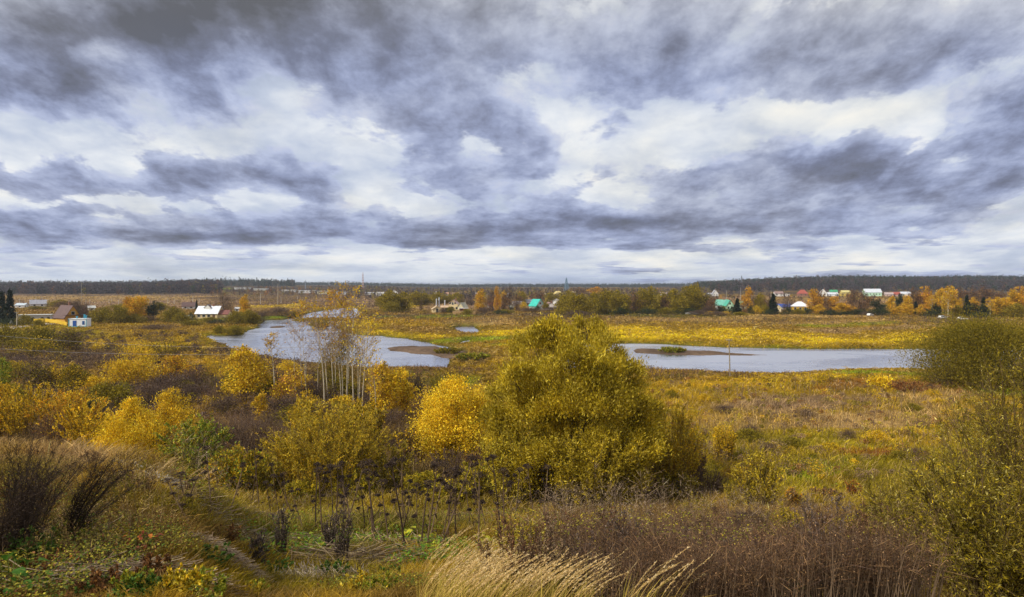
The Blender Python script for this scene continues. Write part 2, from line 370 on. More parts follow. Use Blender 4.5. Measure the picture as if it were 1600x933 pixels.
def blades(geo, c, tip, W, col, rng, bend=.25):
    """grass: two quads each, base to tip with a bend"""
    n = len(c); d = tip - c
    s = nrm(np.cross(d, rng.normal(size=(n, 3))))
    W = np.broadcast_to(np.asarray(W, float), (n,))[:, None]
    mid = c + d * .55; mid[:, 2] += np.linalg.norm(d[:, :2], axis=1) * bend
    a0, a1 = c - s * W * .5, c + s * W * .5; b0, b1 = mid - s * W * .38, mid + s * W * .38; t0, t1 = tip - s * W * .06, tip + s * W * .06
    geo.add(np.stack([a0, a1, b1, b0], 1), col); geo.add(np.stack([b0, b1, t1, t0], 1), col)
def segs(geo, p0, p1, r0, r1, col, sides=3):
    p0 = np.asarray(p0, float).reshape(-1, 3); p1 = np.asarray(p1, float).reshape(-1, 3); n = len(p0)
    d = nrm(p1 - p0); ref = np.where(np.abs(d[:, 2:3]) > .9, np.array([[1., 0, 0]]), np.array([[0, 0, 1.]]))
    a = nrm(np.cross(d, ref)); b = np.cross(d, a)
    r0 = np.broadcast_to(np.asarray(r0, float), (n,))[:, None]; r1 = np.broadcast_to(np.asarray(r1, float), (n,))[:, None]
    for k in range(sides):
        t0, t1 = 2 * math.pi * k / sides, 2 * math.pi * (k + 1) / sides
        e0 = a * math.cos(t0) + b * math.sin(t0); e1 = a * math.cos(t1) + b * math.sin(t1)
        geo.add(np.stack([p0 + e0 * r0, p0 + e1 * r0, p1 + e1 * r1, p1 + e0 * r1], 1), col)
def path(geo, pts, r, col, sides=6):
    pts = np.asarray(pts, float); r = np.asarray(r, float)
    # shared rings so that the limb stays closed at its bends
    d = nrm(np.gradient(pts, axis=0)); ref = np.array([0.31, .95, .05]); a = nrm(np.cross(d, ref)); b = np.cross(d, a)
    t = np.arange(sides) * 2 * math.pi / sides
    ring = pts[:, None, :] + (a[:, None, :] * np.cos(t)[None, :, None] + b[:, None, :] * np.sin(t)[None, :, None]) * r[:, None, None]
    nx = np.roll(ring, -1, 1)
    q = np.stack([ring[:-1], nx[:-1], nx[1:], ring[1:]], 2).reshape(-1, 4, 3)
    c = np.asarray(col, float)
    if c.ndim == 2: c = np.repeat(c[:-1][:, None, :], sides, 1).reshape(-1, 3)
    geo.add(q, c)
def box(geo, c, s, col, rz=0.0):
    c = np.asarray(c, float); h = np.asarray(s, float) / 2
    P = np.array([[x, y, z] for x in (-1, 1) for y in (-1, 1) for z in (-1, 1)]) * h
    ca, sa_ = math.cos(rz), math.sin(rz); P = np.stack([P[:, 0] * ca - P[:, 1] * sa_, P[:, 0] * sa_ + P[:, 1] * ca, P[:, 2]], 1) + c
    f = [(0, 1, 3, 2), (4, 6, 7, 5), (0, 4, 5, 1), (2, 3, 7, 6), (0, 2, 6, 4), (1, 5, 7, 3)]
    geo.add(np.array([[P[i] for i in q] for q in f]), col)

# ---------------------------------------------------------------- materials
def newmat(name):
    m = bpy.data.materials.new(name); m.use_nodes = True; m.node_tree.nodes.clear(); return m, NG(m.node_tree)
def foliage_mat(name, trans=.35, rough=.6, spec=.15, nscale=6.0):
    m, h = newmat(name)
    at_ = h.n('ShaderNodeAttribute', attribute_name='Col')
    tcn = h.n('ShaderNodeTexCoord')
    nz = h.noise(tcn.outputs['Object'], nscale, 2, .5).outputs[0]
    col = h.mix(1.0, at_.outputs['Color'], h.ramp(nz, [(.3, (.8, .8, .8)), (.7, (1.2, 1.2, 1.2))]), 'MULTIPLY')
    p = h.n('ShaderNodeBsdfPrincipled'); h.put(p.inputs['Base Color'], col); p.inputs['Roughness'].default_value = rough
    p.inputs['Specular IOR Level'].default_value = spec
    o = h.n('ShaderNodeOutputMaterial')
    if trans > 0:
        t = h.n('ShaderNodeBsdfTranslucent'); h.put(t.inputs[0], col)
        x = h.n('ShaderNodeMixShader'); x.inputs[0].default_value = trans
        h.nt.links.new(p.outputs[0], x.inputs[1]); h.nt.links.new(t.outputs[0], x.inputs[2]); h.nt.links.new(x.outputs[0], o.inputs[0])
    else: h.nt.links.new(p.outputs[0], o.inputs[0])
    return m
def solid_mat(name, rough=.75, nscale=3.0, amt=.18, spec=.3, metal=0.0, bump=0.0, stripes=None):
    """painted or built surfaces: colour from the mesh, weathering from noise"""
    m, h = newmat(name)
    at_ = h.n('ShaderNodeAttribute', attribute_name='Col'); tcn = h.n('ShaderNodeTexCoord')
    nz = h.noise(tcn.outputs['Object'], nscale, 5, .6).outputs[0]
    col = h.mix(1.0, at_.outputs['Color'], h.ramp(nz, [(.3, (1 - amt,) * 3), (.7, (1 + amt,) * 3)]), 'MULTIPLY')
    p = h.n('ShaderNodeBsdfPrincipled'); h.put(p.inputs['Base Color'], col); p.inputs['Roughness'].default_value = rough
    p.inputs['Specular IOR Level'].default_value = spec; p.inputs['Metallic'].default_value = metal
    hgt = nz
    if stripes:
        wv = h.n('ShaderNodeTexWave', wave_type='BANDS', bands_direction=stripes[0]); h.put(wv.inputs['Vector'], tcn.outputs['Object']); wv.inputs['Scale'].default_value = stripes[1]
        hgt = wv.outputs['Fac']; bump = max(bump, .4)
    if bump:
        b = h.n('ShaderNodeBump'); b.inputs['Strength'].default_value = bump; h.put(b.inputs['Height'], hgt); h.nt.links.new(b.outputs[0], p.inputs['Normal'])
    o = h.n('ShaderNodeOutputMaterial'); h.nt.links.new(p.outputs[0], o.inputs[0]); return m
M_LEAF = foliage_mat('leaves', .28); M_GRASS = foliage_mat('grass', .22, .7, .1, 1.5); M_BARK = solid_mat('bark', .85, 9, .3, .1, bump=.3)
M_TWIG = foliage_mat('dry_stems', .1, .8, .1); M_WALL = solid_mat('rendered_wall', .8, 1.2, .10); M_ROOF = solid_mat('roof_sheet', .5, .8, .15, .4, stripes=('X', 2.0))
M_WOOD = solid_mat('painted_boards', .7, 4, .15, .2, stripes=('X', 1.6)); M_GLASS = solid_mat('window_glass', .12, 1, .1, .6); M_METAL = solid_mat('galvanised_metal', .5, 2, .2, .5)
M_CONC = solid_mat('concrete', .85, 5, .2, .2, bump=.2)

# ground material: plant colours per place, broken up by noise
m_ground, h = newmat('ground')
a_ = h.n('ShaderNodeAttribute', attribute_name='Col'); tcn = h.n('ShaderNodeTexCoord')
mp = h.n('ShaderNodeMapping'); h.put(mp.inputs[0], tcn.outputs['Object']); mp.inputs['Scale'].default_value = (1, .7, 1)
n1 = h.noise(mp.outputs[0], .9, 8, .65).outputs[0]; n2 = h.noise(mp.outputs[0], .09, 6, .6).outputs[0]
col = h.mix(1.0, a_.outputs['Color'], h.ramp(n1, [(.28, (.55, .55, .55)), (.5, (.95, .95, .95)), (.74, (1.4, 1.4, 1.35))]), 'MULTIPLY')
col = h.mix(1.0, col, h.ramp(n2, [(.3, (.78, .76, .76)), (.7, (1.2, 1.2, 1.15))]), 'MULTIPLY')
p = h.n('ShaderNodeBsdfPrincipled'); h.put(p.inputs['Base Color'], col); p.inputs['Roughness'].default_value = .95; p.inputs['Specular IOR Level'].default_value = .05
b = h.n('ShaderNodeBump'); b.inputs['Strength'].default_value = .8; b.inputs['Distance'].default_value = .4; h.put(b.inputs['Height'], n1); h.nt.links.new(b.outputs[0], p.inputs['Normal'])
o = h.n('ShaderNodeOutputMaterial'); h.nt.links.new(p.outputs[0], o.inputs[0])

# ---------------------------------------------------------------- ground sheet
th = np.concatenate([np.linspace(-180, -52, 40, endpoint=False), np.linspace(-52, 52, 940), np.linspace(52, 180, 41)[1:]])
rr = np.concatenate([[0.02, .5, 1.0, 1.5], np.arange(2, 70, .4), 1 / np.linspace(1 / 70, 1 / 1500, 520), np.geomspace(1510, 14000, 46)])
TH, RR = np.meshgrid(np.radians(th), rr)
gx, gy = RR * np.sin(TH), RR * np.cos(TH)
gz, gsd, gsand = ground(gx, gy, True)
gc = ground_color(gx, gy, gz, gsd, gsand)
nr, na = gx.shape
me = bpy.data.meshes.new('ground')
co = np.stack([gx, gy, gz], -1).reshape(-1, 3).astype(np.float32)
me.vertices.add(len(co)); me.vertices.foreach_set('co', co.ravel())
i = np.arange((nr - 1) * (na - 1)); r_, c_ = i // (na - 1), i % (na - 1); v = r_ * na + c_
idx = np.stack([v, v + 1, v + na + 1, v + na], 1)[:, ::-1].astype(np.int32)
me.loops.add(idx.size); me.loops.foreach_set('vertex_index', idx.ravel())
me.polygons.add(len(idx)); me.polygons.foreach_set('loop_start', np.arange(0, idx.size, 4, dtype=np.int32))
try: me.polygons.foreach_set('loop_total', np.full(len(idx), 4, np.int32))
except Exception: pass
ca = me.color_attributes.new('Col', 'FLOAT_COLOR', 'POINT')
ca.data.foreach_set('color', np.concatenate([gc.reshape(-1, 3), np.ones((len(co), 1))], 1).astype(np.float32).ravel())
me.update(calc_edges=True); me.polygons.foreach_set('use_smooth', np.ones(len(idx), bool)); me.materials.append(m_ground)
tag(link('ground', me), kind='structure')
del gc, idx, co

# ---------------------------------------------------------------- river water
m_water, h = newmat('river_water')
tcn = h.n('ShaderNodeTexCoord')
mp = h.n('ShaderNodeMapping'); h.put(mp.inputs[0], tcn.outputs['Object']); mp.inputs['Scale'].default_value = (.5, 1.0, 1); mp.inputs['Rotation'].default_value = (0, 0, .15)
r1 = h.noise(mp.outputs[0], 1.3, 5, .6).outputs[0]; r2 = h.noise(mp.outputs[0], .045, 4, .6, .4).outputs[0]
gl = h.n('ShaderNodeBsdfGlossy'); gl.inputs['Color'].default_value = (.93, .93, .96, 1); h.put(gl.inputs['Roughness'], h.rng(r2, .42, .6, .16, .32))
df = h.n('ShaderNodeBsdfDiffuse'); df.inputs['Color'].default_value = (.10, .085, .07, 1)
b = h.n('ShaderNodeBump'); h.put(b.inputs['Strength'], h.rng(r2, .38, .62, .3, .8)); b.inputs['Distance'].default_value = .2; h.put(b.inputs['Height'], r1)
h.nt.links.new(b.outputs[0], gl.inputs['Normal'])
fr = h.n('ShaderNodeFresnel'); fr.inputs['IOR'].default_value = 1.6
xw = h.n('ShaderNodeMixShader'); h.put(xw.inputs[0], h.rng(fr.outputs[0], .05, .5, .12, .97, False)); h.nt.links.new(df.outputs[0], xw.inputs[1]); h.nt.links.new(gl.outputs[0], xw.inputs[2])
o = h.n('ShaderNodeOutputMaterial'); h.nt.links.new(xw.outputs[0], o.inputs[0])
G = Geo()
xs = np.linspace(-420, 620, 14); ys = np.linspace(110, 640, 9)
for a0, a1 in zip(xs[:-1], xs[1:]):
    for b0, b1 in zip(ys[:-1], ys[1:]): G.add([[(a0, b0, 0), (a1, b0, 0), (a1, b1, 0), (a0, b1, 0)]], (1, 1, 1))
tag(G.obj('river', m_water), kind='structure')
# ---------------------------------------------------------------- plant library
def pick(rng, pal, n, jit=.18):
    pal = np.array(pal, float); i = rng.integers(0, len(pal), n)
    return np.clip(pal[i] * .93 * np.exp(rng.normal(0, jit, (n, 1))), .005, .95)
P_YEL = [(.88, .60, .02), (.92, .64, .04), (.80, .50, .015), (.84, .62, .05)]
P_GOLD = [(.70, .44, .02), (.76, .50, .02), (.54, .31, .02), (.64, .46, .03)]
P_ORG = [(.62, .27, .02), (.70, .36, .02), (.50, .24, .03), (.60, .40, .03)]
P_RUST = [(.38, .17, .05), (.30, .14, .05), (.45, .24, .06)]
P_WIL = [(.47, .335, .014), (.36, .265, .012), (.58, .42, .02), (.41, .32, .02), (.68, .53, .07)]
P_OLV = [(.21, .165, .012), (.28, .215, .018), (.16, .135, .012), (.34, .26, .02)]
P_GRE = [(.16, .24, .02), (.22, .30, .03), (.30, .32, .03), (.40, .36, .04), (.50, .38, .03)]
P_SPR = [(.022, .035, .018), (.03, .045, .02), (.018, .028, .015)]
P_PINE = [(.035, .05, .02), (.05, .065, .025), (.03, .04, .02)]
P_BARE = [(.12, .075, .06), (.16, .10, .07), (.09, .06, .05), (.18, .12, .06)]
P_PUR = [(.13, .085, .075), (.10, .068, .06), (.16, .11, .08), (.20, .14, .09)]
BK = (.10, .075, .05); BKD = (.05, .038, .03); WHITE = (.52, .45, .32)

def tree(rng, H, W, cb=.2, nl=14, ns=9, n=2600, L=.5, Wd=.3, pal=P_OLV, bark=BK, up=.3, shape='round', tr=.03, twig=True, fill=.75, droop=0., twc=None, lobexz=None):
    """trunk-and-limbs mesh plus crown mesh; crown = leaves gathered in clumps on twig ends"""
    wood, crown = Geo(), Geo()
    lean = rng.normal(0, .03, 2) * H
    tz = np.linspace(0, H * .82, 8); tw_ = np.cumsum(rng.normal(0, .012 * H, (8, 2)), 0) * (tz / H)[:, None]
    tp = np.concatenate([tw_ + lean * (tz / H)[:, None], tz[:, None]], 1)
    path(wood, tp, np.interp(tz / H, [0, .06, .82], [tr * H * .75, tr * H * .5, tr * H * .1]), bark, 7)
    lt = (np.arange(nl) + rng.random(nl)) / nl; ph = rng.random(nl) * 6.283 + np.arange(nl) * 2.4
    if shape == 'round': e = np.sqrt(np.clip(1 - (2 * lt - .85) ** 2 * .8, .05, 1))
    elif shape == 'column': e = .55 + .45 * np.sin(np.clip(lt * 1.1, 0, 1) * 3.1)
    elif shape == 'dome': e = np.sqrt(np.clip(1 - lt ** 2, .04, 1))
    else: e = np.clip(1.05 - lt, .12, 1)
    lr = W * .5 * e * (.38 + .25 * rng.random(nl)) + W * .05
    rad = (W * .5 * e - lr * .75).clip(0) * np.sqrt(.35 + .65 * rng.random(nl))
    lz = H * cb + (H * .98 - lr * .8 - H * cb) * lt; lz = np.maximum(lz, lr * .5)
    lobes = np.stack([np.cos(ph) * rad, np.sin(ph) * rad, lz], 1); lobes[:, :2] += lean * (lz / H)[:, None]
    if lobexz is not None:
        nl = len(lobexz); q = np.array(lobexz); lr = q[:, 2]; dep = rng.uniform(-1, 1, nl) * np.clip(W * .42 * np.sqrt(np.clip(1 - (q[:, 0] / (W * .5)) ** 2, .1, 1)) - lr * .6, 0, None)
        lobes = np.stack([q[:, 0], dep, q[:, 1]], 1); rad = np.hypot(lobes[:, 0], dep); lz = q[:, 1]
    sub = []; sr = []
    for k in range(nl):
        z0 = max(.05 * H, lz[k] - rad[k] * 1.1 - lr[k] * .5); b0 = np.array([np.interp(z0, tp[:, 2], tp[:, 0]), np.interp(z0, tp[:, 2], tp[:, 1]), min(z0, tp[-1, 2])])
        t = np.linspace(0, 1, 5)[:, None]; mid = (b0 + lobes[k]) / 2 + np.array([0, 0, -.04 * H]) + rng.normal(0, .02 * H, 3)
        pp = b0 * (1 - t) ** 2 + 2 * mid * t * (1 - t) + lobes[k] * t ** 2
        path(wood, pp, np.linspace(tr * H * .26, tr * H * .08, 5), bark, 5)
        d = nrm(rng.normal(size=(ns, 3)) + np.array([0, 0, .35])); q = lobes[k] + d * lr[k] * (.62 + .45 * rng.random((ns, 1))) * np.array([1, 1, .85])
        if twig: segs(wood, np.repeat(lobes[k][None], ns, 0), q, tr * H * .07, tr * H * .02, bark, 3)
        sub.append(q); sr.append(np.full(ns, lr[k] * .42))
    sub = np.concatenate(sub); sr = np.concatenate(sr); sub[:, 2] = np.maximum(sub[:, 2], .03 * H)
    keep = rng.random(len(sub)) < fill; sub, sr = sub[keep], sr[keep]
    w = sr ** 1.6 * (.5 + rng.random(len(sr))); i = rng.choice(len(sub), n, p=w / w.sum())
    c = sub[i] + rng.normal(size=(n, 3)) * sr[i][:, None] * np.array([.55, .55, .5])
    c[:, 2] = np.maximum(c[:, 2], .02 * H)
    ctr = np.array([lean[0] * .5, lean[1] * .5, H * (.35 + cb * .5)])
    d = nrm(c - ctr) * .6 + rng.normal(size=(n, 3)) * .55 + np.array([0, 0, up - droop])
    tint = np.exp(rng.normal(0, .22, (len(sub), 1)))[i]
    leaves(crown, c, d, L * (.6 + .8 * rng.random(n)), Wd * (.6 + .8 * rng.random(n)), pick(rng, pal, n) * tint, rng)
    return wood, crown
def spruce(rng, H, W, n=1800, pal=P_SPR, L=.7):
    wood, crown = Geo(), Geo()
    path(wood, [(0, 0, 0), (0, 0, H * .5), (0, 0, H * .97)], [.022 * H, .014 * H, .003 * H], BKD, 6)
    nb = 26; n_each = n // (nb * 6)
    for k in range(nb):
        t = k / nb; z = H * (.06 + .9 * t); r = W * .5 * (1 - t) ** .85 * (.85 + .3 * rng.random()) + .02 * W
        for j in range(6):
            a = rng.random() * 6.283; rr_ = r * (.7 + .4 * rng.random()); s = rng.random(n_each) ** .7
            e = np.array([math.cos(a), math.sin(a), 0])
            c = np.array([0, 0, z]) + e * (s * rr_)[:, None]; c[:, 2] -= (s ** 1.5) * rr_ * .35
            c += rng.normal(size=c.shape) * .04 * W
            d = e * .8 + rng.normal(size=c.shape) * .45 + np.array([0, 0, -.25])
            leaves(crown, c, d, L * (1 - t * .5), L * .4, pick(rng, pal, n_each), rng)
            segs(wood, [(0, 0, z)], [tuple(np.array([0, 0, z - .3 * rr_]) + e * rr_)], .004 * H, .001 * H, BKD, 3)
    leaves(crown, np.repeat([[0, 0, H * .93]], 14, 0), rng.normal(size=(14, 3)) * .12 + [0, 0, 1], H * .07, H * .015, pick(rng, pal, 14), rng)
    return wood, crown
def bare_tree(rng, H, W, n=900, pal=P_BARE, bark=BKD, up=.9, th=.05, cb=.2, nl=12, tr=.025, leafy=0, lpal=P_RUST, L=.3):
    """leafless crown: limbs, then a fan of fine twigs"""
    wood, crown = Geo(), Geo()
    tz = np.linspace(0, H * .85, 7); tp = np.concatenate([np.cumsum(rng.normal(0, .01 * H, (7, 2)), 0), tz[:, None]], 1)
    path(wood, tp, np.linspace(tr * H, tr * H * .15, 7), bark, 6)
    lt = rng.random(nl); ph = rng.random(nl) * 6.283; r = W * .5 * np.sqrt(np.clip(1 - (2 * lt - .8) ** 2 * .7, .08, 1)) * (.6 + .4 * rng.random(nl))
    tips = []; 
    for k in range(nl):
        z1 = H * (cb + (.96 - cb) * lt[k]); z0 = max(H * cb * .6, z1 - r[k] * 1.1 - .08 * H)
        b0 = np.array([np.interp(z0, tz, tp[:, 0]), np.interp(z0, tz, tp[:, 1]), z0]); e = np.array([math.cos(ph[k]) * r[k], math.sin(ph[k]) * r[k], z1])
        t = np.linspace(0, 1, 6)[:, None]; mid = b0 * .45 + e * .55 + np.array([0, 0, -.05 * H])
        pp = b0 * (1 - t) ** 2 + 2 * mid * t * (1 - t) + e * t ** 2
        path(wood, pp, np.linspace(tr * H * .35, tr * H * .06, 6), bark, 4); tips.append(pp[2:])
    tips = np.concatenate(tips); i = rng.integers(0, len(tips), n); p0 = tips[i] + rng.normal(0, .012 * H, (n, 3))
    d = nrm((p0 - np.array([0, 0, H * .35])) * np.array([1, 1, .7]) / H * 1.5 + rng.normal(size=(n, 3)) * .5 + np.array([0, 0, up * .6]))
    l = H * .13 * (.4 + rng.random(n)); p1 = p0 + d * l[:, None]
    blades(crown, p0, p1, th * (.6 + .8 * rng.random(n)), pick(rng, pal, n), rng, .0)
    if leafy:
        j = rng.integers(0, n, leafy); s = rng.random((leafy, 1)); leaves(crown, p0[j] * (1 - s) + p1[j] * s, rng.normal(size=(leafy, 3)), L, L * .6, pick(rng, lpal, leafy), rng)
    return wood, crown
def shoots(rng, H, W, nst=40, ntw=500, nlf=6000, L=.1, Wd=.05, pal=P_WIL, wcol=(.16, .12, .05), r0=.02, up=.5, clump=1., spread=.75, tmin=.08, tw_len=.22, twr=.4, lpal=None, squash=.5, lean=(0, 0), bs=.5):
    """many-stemmed shrub: arching stems, side twigs, leaves along the twigs"""
    wood, crown = Geo(), Geo()
    ph = rng.random(nst) * 6.283; q = np.sqrt(rng.random(nst)); rad = W * .5 * q * spread / .75
    hz = H * np.sqrt(np.clip(1 - squash * q ** 2, .1, 1)) * (.78 + .22 * rng.random(nst))
    e = np.stack([np.cos(ph) * rad + lean[0] * H, np.sin(ph) * rad + lean[1] * H, hz], 1); b0 = np.stack([np.cos(ph) * rad * bs, np.sin(ph) * rad * bs, np.full(nst, -.1)], 1)
    def P(i, t): 
        t = t[..., None]; out = b0[i] * (1 - t) + e[i] * np.concatenate([t ** 1.5, t ** 1.5, t ** .85], -1)
        return out + np.sin(t * 5 + ph[i][..., None] * 3) * .015 * H * t
    T = np.linspace(0, 1, 8)
    for k in range(nst):
        pp = P(np.full(8, k), T); path(wood, pp, np.linspace(r0, r0 * .2, 8), np.array(wcol) * (.8 + .4 * rng.random()), 4)
    i = rng.integers(0, nst, ntw); t = tmin + (1 - tmin) * rng.random(ntw); p0 = P(i, t); tan = nrm(P(i, np.minimum(t + .05, 1.04)) - P(i, t - .03))
    d = nrm(tan * up * 2 + rng.normal(size=(ntw, 3)) * .6 + np.array([0, 0, .1]))
    l = H * tw_len * (.4 + .8 * rng.random(ntw)) * (1.15 - t * .6); p1 = p0 + d * l[:, None]
    segs(wood, p0, p1, r0 * twr, r0 * twr * .4, pick(rng, [wcol], ntw, .25), 3)
    if nlf:
        pw = np.exp(rng.normal(0, .5 * clump, ntw)); j = rng.choice(ntw, nlf, p=pw / pw.sum()); s = rng.random((nlf, 1)); c = p0[j] * (1 - s) + p1[j] * s
        tint = np.exp(rng.normal(0, .25, (ntw, 1)))[j]
        leaves(crown, c, d[j] * .9 + rng.normal(size=(nlf, 3)) * .6, L * (.6 + .7 * rng.random(nlf)), Wd * (.7 + .6 * rng.random(nlf)), pick(rng, pal, nlf) * tint, rng)
    return wood, crown
def birch(rng, H, W, n=700, lean=0., bare=.45, L=.22, th=.13, pal=P_GOLD, nb=34):
    """slender white trunk, thin upswept branches, few leaves left near the top"""
    wood, tw_, crown = Geo(), Geo(), Geo()
    z = np.linspace(0, H * .97, 14); x = lean * H * (z / H) ** 1.4 + np.sin(z / H * 4 + rng.random() * 6) * .012 * H; y = np.sin(z / H * 3 + rng.random() * 6) * .012 * H
    tp = np.stack([x, y, z], 1); cc = np.array([(.42, .36, .27)] * 3 + [WHITE] * 7 + [(.38, .30, .22)] * 4) * (.9 + .2 * rng.random((14, 1)))
    path(wood, tp, np.interp(z / H, [0, .1, .6, 1], [th * 1.25, th, th * .6, th * .12]), cc, 8)
    for k in range(40):
        zz = H * (.04 + .6 * rng.random()); c = np.array([np.interp(zz, z, x), np.interp(zz, z, y), zz]); a = rng.random() * 6.28
        r = np.interp(zz / H, [0, .1, .6, 1], [th * 1.25, th, th * .6, th * .12]); q = c + np.array([math.cos(a), math.sin(a), 0]) * r * .93
        box(wood, q, (r * .5, r * .5, .05 + .06 * rng.random()), (.05, .04, .035), a)
    p0s = []; p1s = []
    for k in range(nb):
        t = bare * .7 + (1 - bare * .7) * rng.random() ** .8; zz = H * t * .96; b0 = np.array([np.interp(zz, z, x), np.interp(zz, z, y), zz]); a = rng.random() * 6.283
        l = W * .5 * (1.15 - abs(t - .55) * 1.5) * (.5 + .7 * rng.random()); e = b0 + np.array([math.cos(a) * l, math.sin(a) * l, l * (.9 + .5 * rng.random())]); e[2] = min(e[2], H * 1.0)
        s = np.linspace(0, 1, 5)[:, None]; mid = b0 * .5 + e * .5 + np.array([math.cos(a), math.sin(a), -.3]) * l * .15
        pp = b0 * (1 - s) ** 2 + 2 * mid * s * (1 - s) + e * s ** 2; path(tw_, pp, np.linspace(th * .24, th * .07, 5), (.30, .21, .12), 4)
        m = 14; j = rng.integers(1, 5, m); q0 = pp[j]; dd = nrm(nrm(e - b0) + rng.normal(size=(m, 3)) * .5); q1 = q0 + dd * l * .35 * (.5 + rng.random((m, 1)))
        segs(tw_, q0, q1, th * .10, th * .05, (.32, .21, .12), 3); p0s.append(q0); p1s.append(q1)
    p0s = np.concatenate(p0s); p1s = np.concatenate(p1s); w = np.exp(rng.normal(0, 1.1, len(p0s))) * (.25 + (p0s[:, 2] / H) ** 2 * 1.4); i = rng.choice(len(p0s), n, p=w / w.sum())
    c = p0s[i] + (p1s[i] - p0s[i]) * rng.random((n, 1)) + rng.normal(size=(n, 3)) * .12
    leaves(crown, c, rng.normal(size=(n, 3)) + [0, 0, -.4], L * (.6 + .7 * rng.random(n)), L * .75, pick(rng, pal, n), rng)
    return wood, tw_, crown

MESH = {}
def store(key, wood, crown, mw=None, mc=None):
    MESH[key] = (wood.mesh(key + '_trunk', mw or M_BARK), crown.mesh(key + '_crown', mc or M_LEAF) if crown.V else None)
def put_tree(key, name, label, cat, x, y, z, sx=1., sz=1., rz=0., group=None, wood='trunk', crown='crown', sy=None):
    t = thing(name, label, cat, (x, y, z), rz, group, (sx, sy or sx, sz))
    a, b_ = MESH[key]; link(wood, a, t)
    if b_: link(crown, b_, t)
    return t
# ---------------------------------------------------------------- far and middle trees: unit meshes 10 m tall, scaled where they stand
rg = np.random.default_rng(7)
def variants(key, n, f):
    for i in range(n): store(f'{key}{i}', *f(np.random.default_rng(abs(hash(key)) % 1 + 100 * i + sum(map(ord, key)))))
variants('olive', 4, lambda r: tree(r, 10.6, 10.5, .05, 22, 10, 5200, .46, .30, P_OLV + P_WIL[:2], fill=.85))
variants('yellow', 4, lambda r: tree(r, 10.4, 7.6, .08, 17, 9, 3400, .42, .28, P_GOLD + P_ORG[:2], shape='column', fill=.75))
variants('orange', 3, lambda r: tree(r, 10.4, 7.6, .08, 17, 9, 3200, .42, .28, P_ORG, shape='column', fill=.72))
variants('rust', 3, lambda r: tree(r, 10.4, 8.5, .1, 18, 9, 3400, .34, .2, P_RUST + P_BARE + P_BARE, bark=BKD, fill=.85))
variants('bare', 4, lambda r: tree(r, 10.3, 9.4, .1, 20, 10, 5200, .42, .06, P_BARE, bark=BKD, up=.9, fill=.9))
variants('spruce', 3, lambda r: spruce(r, 10, 4.4, 2400, L=.8))
variants('pine', 2, lambda r: tree(r, 10, 7, .2, 14, 9, 3000, .45, .2, P_PINE, bark=BKD, fill=.85))
variants('birchy', 3, lambda r: tree(r, 10, 4.2, .42, 9, 7, 900, .34, .24, P_GOLD + P_ORG, bark=WHITE, shape='column', tr=.018, fill=.7))
variants('bush', 4, lambda r: tree(r, 10.8, 16, .02, 22, 11, 4600, .65, .42, P_OLV + P_OLV + P_WIL[1:2], shape='dome', tr=.02, fill=.85))
variants('ybush', 3, lambda r: tree(r, 10, 16, .02, 16, 10, 2800, .65, .42, P_GOLD + P_YEL[:1], shape='dome', tr=.02, fill=.8))
variants('bbush', 3, lambda r: tree(r, 10.3, 17, .02, 20, 10, 4200, .8, .14, P_PUR + P_BARE, bark=BKD, up=1.0, shape='dome', tr=.015, fill=.9))
variants('gbush', 2, lambda r: tree(r, 10, 15, .02, 14, 9, 2400, .6, .4, P_PINE + [(.07, .09, .02)], shape='dome', tr=.02, fill=.85))
NV = dict(olive=4, yellow=4, orange=3, rust=3, bare=4, spruce=3, pine=2, birchy=3, bush=4, ybush=3, bbush=3, gbush=2)
W0 = dict(olive=10, yellow=7, orange=7, rust=8, bare=8, spruce=4.4, pine=7, birchy=4.2, bush=16, ybush=16, bbush=17, gbush=15)
WORDS = dict(olive=('olive green leafy tree', 'leafy_tree', 'tree'), yellow=('golden yellow autumn tree', 'autumn_tree', 'tree'), orange=('orange autumn tree', 'autumn_tree', 'tree'),
             rust=('half bare rust brown tree', 'autumn_tree', 'tree'), bare=('leafless dark brown tree', 'bare_tree', 'tree'), spruce=('dark pointed spruce', 'spruce_tree', 'tree'),
             pine=('round dark green pine', 'pine_tree', 'tree'), birchy=('white trunked yellow birch', 'birch_tree', 'tree'), bush=('low olive green bush', 'leafy_bush', 'bush'),
             ybush=('low golden yellow bush', 'autumn_bush', 'bush'), bbush=('low purple brown bare bush', 'bare_bush', 'bush'), gbush=('low dark green bush', 'evergreen_bush', 'bush'))
ORD = ['first', 'second', 'third', 'fourth', 'fifth', 'sixth', 'seventh', 'eighth', 'ninth', 'tenth', 'eleventh', 'twelfth', 'thirteenth', 'fourteenth', 'fifteenth', 'sixteenth', 'seventeenth', 'eighteenth', 'nineteenth', 'twentieth']
def ordinal(i):
    if i < 20: return ORD[i]
    t, u = divmod(i + 1, 10); T = {2: 'twent', 3: 'thirt', 4: 'fort', 5: 'fift', 6: 'sixt'}[t]
    return T + 'ieth' if u == 0 else T + 'y-' + ORD[u - 1]
